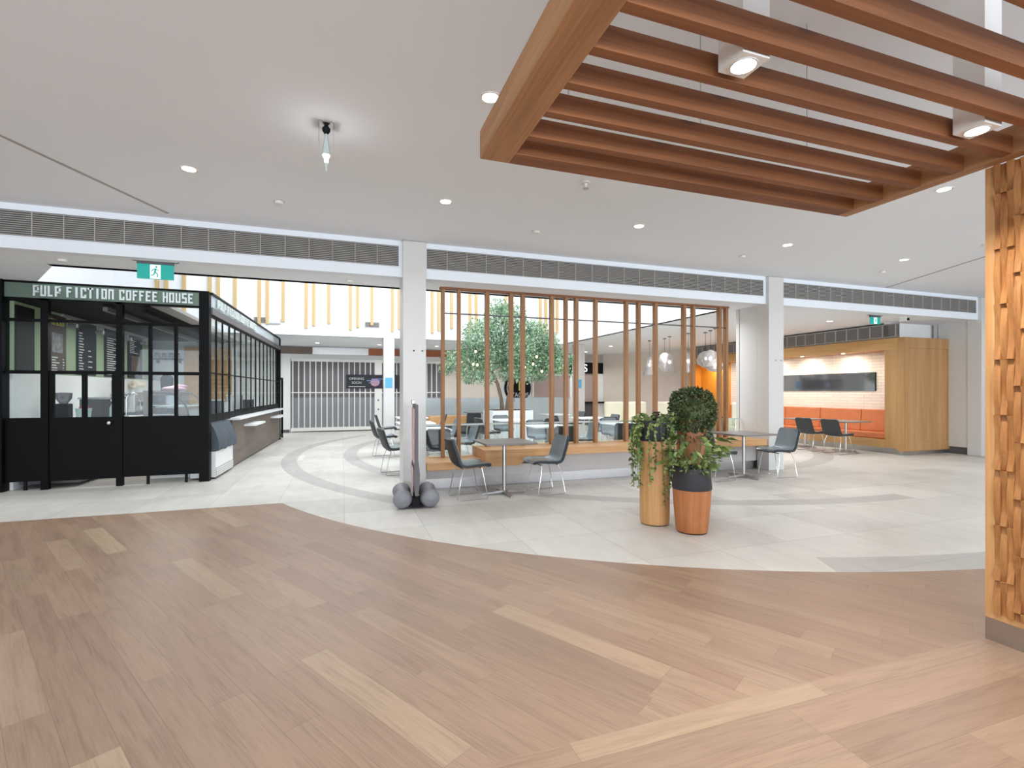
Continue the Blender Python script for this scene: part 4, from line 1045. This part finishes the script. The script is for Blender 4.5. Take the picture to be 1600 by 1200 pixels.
MB().box(0, 0.62, -0.12, 0.14, 0, 0.03).done('board', M['blackm'], o)
MB().box(0.05, 0.08, 0.0, 0.14, -0.08, 0).box(0.54, 0.57, 0.0, 0.14, -0.08, 0).done('bracket', M['blackm'], o)
for i in range(4):
    j = thing('glass_jar', 'small dark-lidded jar on the kiosk shelf, %s from the left' % ORD[i], 'jar', (-4.53+0.155*i, 15.03, 2.29), 0, 'jars on the kiosk shelf')
    MB().lathe([(0.045, 0), (0.05, 0.02), (0.05, 0.10), (0.04, 0.12)], (0, 0, 0), 14).done('body', M['photo'], j, True)
    MB().lathe([(0.048, 0.12), (0.048, 0.145), (0.0001, 0.146)], (0, 0, 0), 14).done('lid', M['blackm'], j)
# back counter with equipment
o = thing('back_counter', 'white back counter under the kiosk menu boards', 'counter', (-4.51, 9.25, 0))
MB().box(0, 0.80, 0, 4.9, 0.92, 0.96).done('worktop', M['white'], o)
MB().box(0, 0.74, 0, 4.9, 0.05, 0.92).done('cabinet', M['dgrey'], o)
def machine(x, y, label, w_=0.6):
    o = thing('espresso_machine', label, 'coffee machine', (x, y, 0.96))
    MB().box(-0.22, 0.2, -w_/2, w_/2, 0.06, 0.42).done('body', M['steel'], o, bevel=0.02)
    MB().box(-0.2, 0.26, -w_/2, w_/2, 0.0, 0.06).done('drip_tray', M['blackm'], o)
    MB().box(-0.2, 0.14, -w_/2+0.02, w_/2-0.02, 0.42, 0.46).done('cup_rail', M['chrome'], o)
    for s_ in (-0.15, 0.15):
        MB().cyl((0.22, s_, 0.26), (0.22, s_, 0.2), 0.035).cyl((0.22, s_, 0.2), (0.36, s_, 0.17), 0.012).done('group_head', M['blackm'], o, True)
    MB().tube([(0.2, -w_/2+0.04, 0.34), (0.28, -w_/2+0.02, 0.3), (0.3, -w_/2+0.02, 0.12)], 0.008).done('steam_wand', M['chrome'], o, True)
machine(-4.1, 12.1, 'steel espresso machine on the kiosk back counter', 0.8)
o = thing('undercounter_oven', 'grey steel oven on the kiosk counter behind the door window', 'oven', (-4.0, 10.55, 0.96))
MB().box(-0.2, 0.2, -0.3, 0.3, 0, 0.34).done('body', M['dgrey'], o); MB().box(0.2, 0.21, -0.26, 0.26, 0.05, 0.25).done('door', M['smoke'], o); MB().box(-0.22, 0.24, -0.32, 0.32, 0.34, 0.37).done('top', M['steel'], o)
o = thing('spray_bottle', 'white spray bottle standing behind the kiosk door window', 'bottle', (-3.62, 9.95, 0.96))
MB().lathe([(0.05, 0), (0.05, 0.2), (0.02, 0.27), (0.0001, 0.27)], (0, 0, 0), 16).done('body', M['tote'], o, True)
MB().cyl((0, 0, 0.27), (0, 0, 0.33), 0.016).box(-0.015, 0.015, -0.06, 0.03, 0.31, 0.345).done('trigger', M['white'], o)
o = thing('coffee_grinder', 'dark coffee grinder with glass hopper near the kiosk left edge', 'grinder', (-4.2, 9.75, 0.96))
MB().box(-0.09, 0.09, -0.09, 0.09, 0, 0.28).done('body', M['blackm'], o, bevel=0.02)
MB().lathe([(0.05, 0.28), (0.10, 0.36), (0.11, 0.45), (0.0001, 0.46)], (0, 0, 0), 18).done('hopper', M['smoke'], o, True)
o = thing('plastic_tub', 'pale green plastic tub on the kiosk counter by the left window', 'tub', (-3.82, 9.45, 0.96))
MB().lathe([(0.08, 0), (0.10, 0.2), (0.105, 0.2), (0.105, 0.21), (0.0001, 0.21)], (0, 0, 0), 20).done('bucket', M['tote'], o, True)
MB().box(-0.04, 0.05, -0.05, 0.05, 0.21, 0.235).done('cloth', M['red'], o)
o = thing('paper_towel_roll', 'cream paper towel roll mounted under the kiosk menu boards', 'paper roll', (-4.4, 13.4, 1.60))
MB().cyl((0, -0.28, 0), (0, 0.28, 0), 0.075, seg=20).done('roll', M['paper'], o, True); MB().cyl((0, -0.33, 0), (0, 0.33, 0), 0.015).done('spindle', M['steel'], o)
o = thing('wall_panel', 'dark navy panel hanging behind the espresso machine', 'panel', (-4.51, 12.6, 1.05))
MB().box(0.0, 0.03, -0.26, 0.26, 0.25, 0.62).done('sheet', M['navyc'], o)
o = thing('milk_jug', 'white jug with yellow label beside the navy appliance in the kiosk', 'jug', (-3.75, 12.95, 0.96))
MB().lathe([(0.06, 0), (0.065, 0.18), (0.03, 0.27), (0.03, 0.3), (0.0001, 0.3)], (0, 0, 0), 16).done('body', M['white'], o, True); MB().lathe([(0.0665, 0.05), (0.0665, 0.16)], (0, 0, 0), 16).done('label_band', M['yellow'], o)
o = thing('blender', 'navy and steel blender on the kiosk counter right of the door', 'blender', (-3.95, 12.75, 0.96))
MB().box(-0.12, 0.12, -0.12, 0.12, 0, 0.2).done('base', M['navyc'], o, bevel=0.02); MB().lathe([(0.08, 0.2), (0.11, 0.45), (0.0001, 0.46)], (0, 0, 0), 16).done('jug', M['smoke'], o, True)
o = thing('faucet', 'tall curved chrome faucet in front of the navy panel', 'faucet', (-3.85, 11.15, 0.96))
MB().tube([(0, 0, 0), (0, 0, 0.35), (0.03, 0.02, 0.43), (0.1, 0.05, 0.45), (0.15, 0.08, 0.4)], 0.014, 8).done('spout', M['chrome'], o, True); MB().cyl((0, 0, 0), (0, 0, 0.03), 0.035).done('flange', M['chrome'], o)
# curved glass pastry case near the corner
o = thing('pastry_case', 'curved glass pastry case inside the kiosk right windows', 'display case', (-2.95, 9.6, 0))
MB().box(-0.02, 0.52, 0, 1.1, 0.0, 0.95).done('base', M['whitem'], o)
mb = MB(); n = 10; Pc = [(0.0, 1.42)]+[(0.15+0.36*math.sin(PI/2*i/n), 0.95+0.47*math.cos(PI/2*i/n)) for i in range(n+1)]
for y in (0.0, 1.08):
    mb.tube([(x, y+0.01, z) for x, z in Pc], 0.016, 6)
mb.done('arched_frame', M['dgrey'], o)
mb = MB()
for (x0, z0), (x1, z1) in zip(Pc, Pc[1:]): mb.face([(x0, 0.02, z0), (x1, 0.02, z1), (x1, 1.08, z1), (x0, 1.08, z0)])
mb.done('curved_glass', M['glassk'], o)
MB().box(0.02, 0.5, 0.05, 1.05, 1.17, 1.185).done('glass_shelf', M['glassedge'], o)
o = thing('cloth_bundle', 'pink and white folded cloth on top of the pastry case', 'cloth', (-2.75, 9.95, 1.425))
mb = MB().ball((0, 0, 0.05), 0.16, 1.1, 1.3, 0.33).ball((0.05, 0.12, 0.09), 0.11, 1.1, 1.2, 0.4); mb.done('cloth', M['pink'], o, True)
for z, y_, lab in ((1.0, 9.9, 'stainless cake dome'), ): pass
o = thing('drinks_fridge', 'small wood-sided drinks fridge inside the kiosk behind the mullion', 'fridge', (-3.30, 11.2, 0))
MB().box(-0.3, 0.3, 0, 0.6, 0, 1.45).done('cabinet', M['counterp'], o); MB().box(-0.22, 0.26, -0.015, 0.0, 0.3, 1.36).done('door', M['smoke'], o)
mb = MB()
for zz in (0.98, 1.16): mb.box(-0.2, 0.24, -0.02, -0.016, zz, zz+0.012)
mb.done('shelf_edge', M['white'], o)
o = thing('coffee_urn', 'dark coffee urn standing on the small kiosk fridge', 'urn', (-3.30, 11.5, 1.45))
MB().lathe([(0.1, 0), (0.11, 0.25), (0.06, 0.32), (0.0001, 0.33)], (0, 0, 0), 18).done('body', M['blackm'], o, True); MB().cyl((0.0, -0.1, 0.06), (0.0, -0.15, 0.06), 0.012).done('tap', M['chrome'], o)

# boxes and goods along the side counter, seen through the folding glass
for i, (y, h, w_, m, lab) in enumerate(((10.6, 0.32, 0.3, 'navyc', 'navy blue crate on the service counter nearest the corner'), (11.2, 0.26, 0.26, 'white', 'white cup stack box on the service counter'),
        (12.2, 0.4, 0.28, 'steel', 'steel canister unit on the service counter middle'), (13.4, 0.3, 0.3, 'blackm', 'black till box on the service counter'), (14.6, 0.36, 0.3, 'white', 'white box on the far part of the service counter'))):
    o = thing('counter_box', lab, 'box', (side(y)-0.3, y, 0.94))
    MB().box(-0.14, 0.14, -w_/2, w_/2, 0, h).done('body', M[m], o, bevel=0.015); MB().box(-0.145, 0.145, -w_/2-0.005, w_/2+0.005, h, h+0.02).done('lid', M['whitem'], o)

# ------------------------------------------------------------------ shopfront grille at the back left
M['infill'] = glass('grey_infill', (0.6, 0.6, 0.62), 0.1, 0.8, srgb(122, 118, 120), fk=0.4); M['infill2'] = glass('pale_infill', (0.6, 0.6, 0.62), 0.1, 0.85, srgb(150, 151, 156), fk=0.4)
o = thing('security_grille', 'closed silver folding security grille across the back shopfront', 'security grille', (-1.70, 18.8, 0))
W_ = 5.26; mid = 2.95
MB().box(0, W_, -0.03, 0.03, 2.5, 2.6).done('top_rail', M['whitem'], o); MB().box(0, W_, -0.03, 0.03, 0.04, 0.16).done('bottom_rail', M['whitem'], o)
MB().box(0, W_, -0.02, 0.02, 1.38, 1.42).done('middle_rail', M['whitem'], o)
MB().box(mid-0.13, mid+0.13, -0.04, 0.04, 0.04, 2.6).done('lock_stile', M['whitem'], o)
for s_ in (1.12, 0.78): MB().cyl((mid-0.0, -0.04, s_), (mid, -0.055, s_), 0.03, seg=12).done('lock', M['dgrey'], o)
pw = None; x = 0.06
while x < W_-0.02:
    if abs(x-mid) > 0.16:
        if pw is None: pw = MB().box(-0.017, 0.017, -0.022, 0.022, 0.16, 2.5).done('stile', M['whitem'], o); pw.location = (x, 0, 0)
        else: b = pw.copy(); C.objects.link(b); b.parent = o; b.location = (x, 0, 0)
    x += 0.187
MB().box(0, W_, 0.03, 0.036, 1.22, 2.55).done('upper_infill', M['infill'], o); MB().box(0, W_, 0.03, 0.036, 0.1, 1.22).done('lower_infill', M['infill2'], o)
o = thing('banner', 'navy OPENING SOON banner hung across the closed grille', 'banner', (0.13, 18.74, 1.55))
MB().box(0, 2.7, -0.008, 0, 0, 0.50).done('sheet', M['navy'], o)
text('OPENING', 0.12, M['ink'], 'headline', o, (0.36, -0.012, 0.31), (PI/2, 0, 0), align='CENTER'); text('SOON', 0.12, M['ink'], 'headline', o, (0.36, -0.012, 0.165), (PI/2, 0, 0), align='CENTER')
MB().box(0.08, 0.66, -0.013, -0.009, 0.05, 0.075).done('small_print', M['ink'], o)
mb = MB().ball((1.0, -0.012, 0.22), 0.15, 1.1, 0.08, 0.95); mb.done('logo_head', M['pink'], o, True)
mb = MB().box(0.72, 1.2, -0.03, -0.02, 0.27, 0.30).box(0.88, 1.28, -0.03, -0.02, 0.33, 0.36).box(0.78, 1.18, -0.03, -0.02, 0.19, 0.215); mb.done('logo_strokes', M['logoblue'], o)
struct(MB().box(-1.6, 3.5, 19.5, 19.56, 0, 1.15).done('wall_shop_partition', M['wallw']))
# strip of reflective panels above the grille
o = thing('transom_strip', 'brown louver and steel strip above the closed grille', 'transom', (-2.1, 18.82, 2.76))
MB().box(0, 1.1, -0.02, 0.02, 0, 0.25).done('brown_louver', paint('brown_louver', srgb(122, 104, 94), 0.6), o)
MB().box(1.1, 3.0, -0.02, 0.02, 0, 0.25).done('steel_panel', M['steel'], o)
MB().box(3.0, 5.9, -0.02, 0.02, 0, 0.25).done('copper_panel', paint('copper_panel', srgb(164, 96, 60), 0.6), o)

# ------------------------------------------------------------------ taco counter at the back right
o = thing('taco_counter', 'black-fronted taco counter with shutters at the back of the hall', 'food counter', (6.03, 18.85, 0))
MB().box(0, 4.61, -0.02, 0.05, 2.2, 2.67).done('fascia', M['blackm'], o)
MB().box(0, 4.61, 0.0, 0.05, 2.72, 3.0).done('vent_louver', M['louver'], o)
MB().box(0, 3.6, 0.05, 0.1, 0, 2.2).done('wall_panel', M['wallw'], o)
MB().box(1.4, 3.02, -0.01, 0.05, 1.21, 2.1).done('roller_shutter', M['shutter'], o)
mb = MB()
for i in range(12): mb.box(1.42, 3.0, -0.016, -0.01, 1.22+i*0.073, 1.226+i*0.073)
mb.done('shutter_ribs', paint('shutter_rib', srgb(150, 132, 126), 0.6), o)
MB().box(1.34, 1.4, -0.02, 0.05, 1.15, 2.15).box(3.02, 3.08, -0.02, 0.05, 1.15, 2.15).done('shutter_frame', M['whitem'], o)
MB().box(3.72, 4.27, 0.05, 0.1, 1.0, 2.2).done('side_shutter', M['shutter'], o); MB().box(3.68, 4.61, -0.2, 0.1, 0.93, 1.0).done('counter_shelf', M['blackm'], o)
MB().box(3.68, 4.3, 0.0, 0.1, 0, 0.93).done('counter_front', M['dgrey'], o); MB().box(4.3, 4.61, 0.0, 0.12, 0, 2.2).done('side_post', M['wallw'], o)
text('YE', 0.42, M['sign_yel'], 'lit_letters', o, (2.44, -0.03, 2.29), (PI/2, 0, 0), xs=0.8, ext=0.01); text('S', 0.46, M['sign_lit'], 'lit_letters', o, (3.66, -0.03, 2.28), (PI/2, 0, 0), xs=0.9, ext=0.01)
text('O', 0.46, M['sign_lit'], 'lit_letters', o, (2.02, -0.03, 2.28), (PI/2, 0, 0), xs=0.9, ext=0.01)
o = thing('round_sign', 'round black taco sign with yellow and white letters on the back wall', 'sign', (6.72, 18.80, 1.58))
MB().lathe([(0.0001, 0.0), (0.57, 0.0), (0.57, 0.04), (0.0001, 0.04)], (0, 0, 0), 40, 1).done('disc', M['blackm'], o)
text('LI', 0.52, M['yellow'], 'letters', o, (0.0, -0.01, -0.1), (PI/2, 0, 0), xs=0.9); text('TACOS', 0.27, M['ink'], 'letters', o, (-0.28, -0.01, -0.37), (PI/2, 0, 0), xs=0.85)
mb = MB()
for r in (0.28, 0.36, 0.44): mb.tube([(-0.02+r*math.cos(a)*1.0, -0.012, -0.02+r*math.sin(a)) for a in [math.radians(q) for q in range(130, 235, 8)]], 0.016, 5)
mb.done('arc_lines', M['ink'], o)

# ------------------------------------------------------------------ oak booth with banquette
o = thing('oak_booth', 'large golden oak booth surround with recessed stone niche', 'booth', (11.9, 7.58, 0))
Yb = 7.25   # length along +y of the niche
MB().box(0, 1.56, 0, 0.15, 0.08, 2.66).done('end_panel', M['oak'], o, bevel=0.004)
MB().box(0.02, 1.54, -0.012, 0, 2.42, 2.64).box(0.02, 1.54, -0.012, 0, 0.1, 0.3).box(0.02, 0.12, -0.012, 0, 0.3, 2.42).box(1.46, 1.54, -0.012, 0, 0.3, 2.42).done('panel_frame', M['oak'], o)
MB().box(0, 1.54, 0.03, 0.13, 0, 0.08).box(0.06, 0.1, 0.13, Yb, 0, 0.13).done('steel_kick', M['steel'], o)
MB().box(0, 0.6, 0.15, Yb, 2.40, 2.66).done('header', M['oaky'], o)
MB().box(0, 0.14, 0.15, 0.42, 0.13, 2.40).done('near_jamb', M['oak'], o)
MB().box(0.02, 0.5, 0.15, Yb, 0.13, 0.32).done('bench_base', M['oaky'], o)
MB().box(0.5, 0.6, 0.15, 5.75, 0.13, 2.40).done('stone_back', M['stone'], o)
MB().box(0.5, 0.6, 5.75, Yb, 0.13, 2.40).done('orange_back', M['orange'], o)
MB().box(0.0, 0.6, Yb-0.05, Yb, 0.13, 2.40).done('far_jamb', M['orange'], o)
MB().box(0.05, 0.08, 0.15, Yb, 2.66, 3.0).done('vent_backing', M['dgrey'], o)
mb = MB()
for i in range(25): mb.box(0.03, 0.055, 0.2+i*0.29, 0.215+i*0.29, 2.69, 2.98)
for z in (2.68, 2.975): mb.box(0.03, 0.055, 0.15, Yb, z, z+0.02)
for i in range(8): mb.box(0.035, 0.05, 0.15, Yb, 2.715+i*0.034, 2.723+i*0.034)
mb.done('vent_louver', M['louver'], o)
o = thing('banquette', 'tan leather banquette bench built along the stone niche', 'banquette', (11.95, 8.0, 0.32))
MB().box(0.0, 0.44, 0, 5.2, 0.0, 0.15).done('seat_cushion', M['tan'], o, bevel=0.03)
for y0, y1 in ((0.0, 0.77), (0.78, 1.88), (1.89, 2.99), (3.0, 4.1), (4.11, 5.2)):
    mb = MB(); mb.poly([(0.28, y0), (0.42, y0), (0.42, y1), (0.28, y1)], 0.15, 0.68)
    for v in mb.bm.verts:
        if v.co.z < 0.3 and v.co.x < 0.3: v.co.x -= 0.06
    mb.done('back_cushion', M['tan'], o, bevel=0.02)
o = thing('wall_mirror', 'long narrow dark mirror set in the pale stone wall', 'mirror', (12.385, 8.55, 1.45))
MB().box(0, 0.012, 0, 4.4, 0, 0.46).done('glass', M['mirror'], o); MB().box(-0.006, 0.014, 4.4, 4.43, 0, 0.46).box(-0.006, 0.014, -0.02, 0, 0, 0.46).done('frame', M['blackm'], o)
for i, y in enumerate((7.95, 9.1, 10.28, 11.4, 12.45)):
    d = thing('booth_downlight', 'small round downlight in the oak header, number of it counted from the near end: %s' % ['nearest', 'second', 'third', 'fourth', 'fifth'][i], 'downlight', (12.03, y, 2.40))
    d['label'] = 'small round downlight under the oak header, %s from the near end' % ['first', 'second', 'third', 'fourth', 'fifth'][i]
    MB().lathe([(0.04, 0), (0.055, -0.004), (0.056, 0)], (0, 0, 0), 18).done('trim_ring', M['whitem'], d); MB().lathe([(0.0001, -0.002), (0.042, -0.002)], (0, 0, 0), 18).done('lens', M['lens'], d)
    area_light('booth_lamp', (12.03, y, 2.37), 0.08, 8, (1, 0.92, 0.82), disk=True)
area_light('booth_lamp', (12.1, 13.9, 2.37), 0.2, 10, (1, 0.85, 0.65), disk=True)
o = dup(t1, (11.32, 8.5, 0), None, 'grey table in front of the tan banquette, nearer of two'); dup(t1, (11.32, 9.6, 0), None, 'grey table in front of the tan banquette, further of two')
chair(10.8, 8.3, 0, 'dark chair back turned at the nearer banquette table'); chair(10.8, 8.98, 0, 'dark chair back turned at the further banquette table')
o = thing('menu_stand', 'small dark panel standing on the floor before the banquette', 'sign', (10.9, 10.6, 0))
MB().box(-0.02, 0.02, -0.16, 0.16, 0.98, 1.34).done('panel', M['blackm'], o); MB().cyl((0, 0, 0.02), (0, 0, 0.98), 0.015).done('pole', M['blackm'], o); MB().lathe([(0.16, 0), (0.16, 0.02), (0.0001, 0.03)], (0, 0, 0), 20).done('base', M['blackm'], o)

# ------------------------------------------------------------------ pendants over the lounge tables
def pendant(x, y, zt, zb, r, kind, label):
    o = thing('blown_glass_pendant', label, 'pendant lamp', (x, y, SZ), 0, None)
    MB().lathe([(0.05, 0), (0.05, -0.02), (0.0001, -0.022)], (0, 0, 0), 16).done('canopy', M['dgrey'], o)
    MB().cyl((0, 0, -0.02), (0, 0, zt-SZ), 0.004, seg=5).done('cord', M['blackm'], o)
    H = zt-zb; z0 = zt-SZ
    prof_ = {'round': [(0.03, 0), (0.1*r/0.18+0.02, -0.12*H), (r, -0.5*H), (r*0.85, -0.8*H), (r*0.3, -H), (0.0001, -H)],
             'bell': [(0.03, 0), (r*0.4, -0.15*H), (r*0.5, -0.5*H), (r*0.75, -0.8*H), (r, -H)],
             'flat': [(0.03, 0), (r*0.6, -0.25*H), (r, -0.55*H), (r*0.7, -0.85*H), (0.0001, -H)]}[kind]
    MB().lathe([(a, z0+b) for a, b in prof_], (0, 0, 0), 20).done('glass_shade', M['pglass'], o, True)
    MB().ball((0, 0, z0-0.45*H), 0.035, 1, 1, 1.3, 10).done('bulb', M['lens'], o, True)
    MB().cyl((0, 0, z0-0.02), (0, 0, z0-0.35*H), 0.014, seg=8).done('socket', M['dgrey'], o)
M['pglass'] = glass('smoky_blown_glass', (0.84, 0.82, 0.86), 0.5, 0.28, srgb(232, 226, 220))
for a in ((9.1, 13.2, 2.52, 1.95, 0.2, 'bell', 'bell-shaped glass pendant, leftmost of the cluster'), (9.15, 12.5, 2.6, 2.05, 0.2, 'round', 'round glass pendant second from the left'),
          (8.95, 12.0, 2.52, 2.0, 0.17, 'bell', 'bell glass pendant close right of the second round one'), (8.96, 11.2, 2.52, 1.95, 0.17, 'round', 'tall glass pendant seen between two middle slats'),
          (9.24, 10.85, 2.52, 2.08, 0.23, 'round', 'pale round glass pendant left of the right-hand group'), (9.06, 10.45, 2.52, 2.02, 0.22, 'round', 'pale round glass pendant centre of the right-hand group'),
          (8.9, 10.1, 2.25, 1.92, 0.24, 'flat', 'low flattened violet glass pendant in the right-hand group')): pendant(*a)

# lounge furniture below
def lounge(x, y, deg, label):
    o = thing('lounge_chair', label, 'chair', (x, y, 0), math.radians(deg))
    MB().box(-0.28, 0.3, -0.3, 0.3, 0.28, 0.46).done('seat', M['cream'], o, bevel=0.04)
    MB().box(-0.36, -0.24, -0.33, 0.33, 0.3, 1.12).done('backrest', M['cream'], o, bevel=0.05)
    MB().box(-0.28, 0.24, -0.35, -0.29, 0.3, 0.66).done('arm', M['cream'], o, bevel=0.03); MB().box(-0.28, 0.24, 0.29, 0.35, 0.3, 0.66).done('arm', M['cream'], o, bevel=0.03)
    for sx in (-0.26, 0.24):
        for sy in (-0.26, 0.26): MB().cyl((sx, sy, 0), (sx, sy, 0.29), 0.016, seg=8).done('leg', M['blackm'], o)
lounge(8.0, 13.2, 270, 'cream high-back lounge chair, leftmost in front of the beige wall'); lounge(8.7, 13.0, 270, 'cream high-back lounge chair second from left before the beige wall')
lounge(9.4, 12.7, 265, 'cream high-back lounge chair partly above the trailing planter'); lounge(10.4, 10.9, 200, 'cream high-back lounge chair near the white pier on the right')
o = thing('lounge_table', 'dark wooden table between the cream lounge chairs', 'table', (9.1, 11.4, 0))
MB().box(-0.9, 0.9, -0.45, 0.45, 0.70, 0.74).done('top', M['brown'], o)
for sx in (-0.8, 0.8):
    for sy in (-0.38, 0.38): MB().box(sx-0.03, sx+0.03, sy-0.03, sy+0.03, 0, 0.70).done('leg', M['blackm'], o)
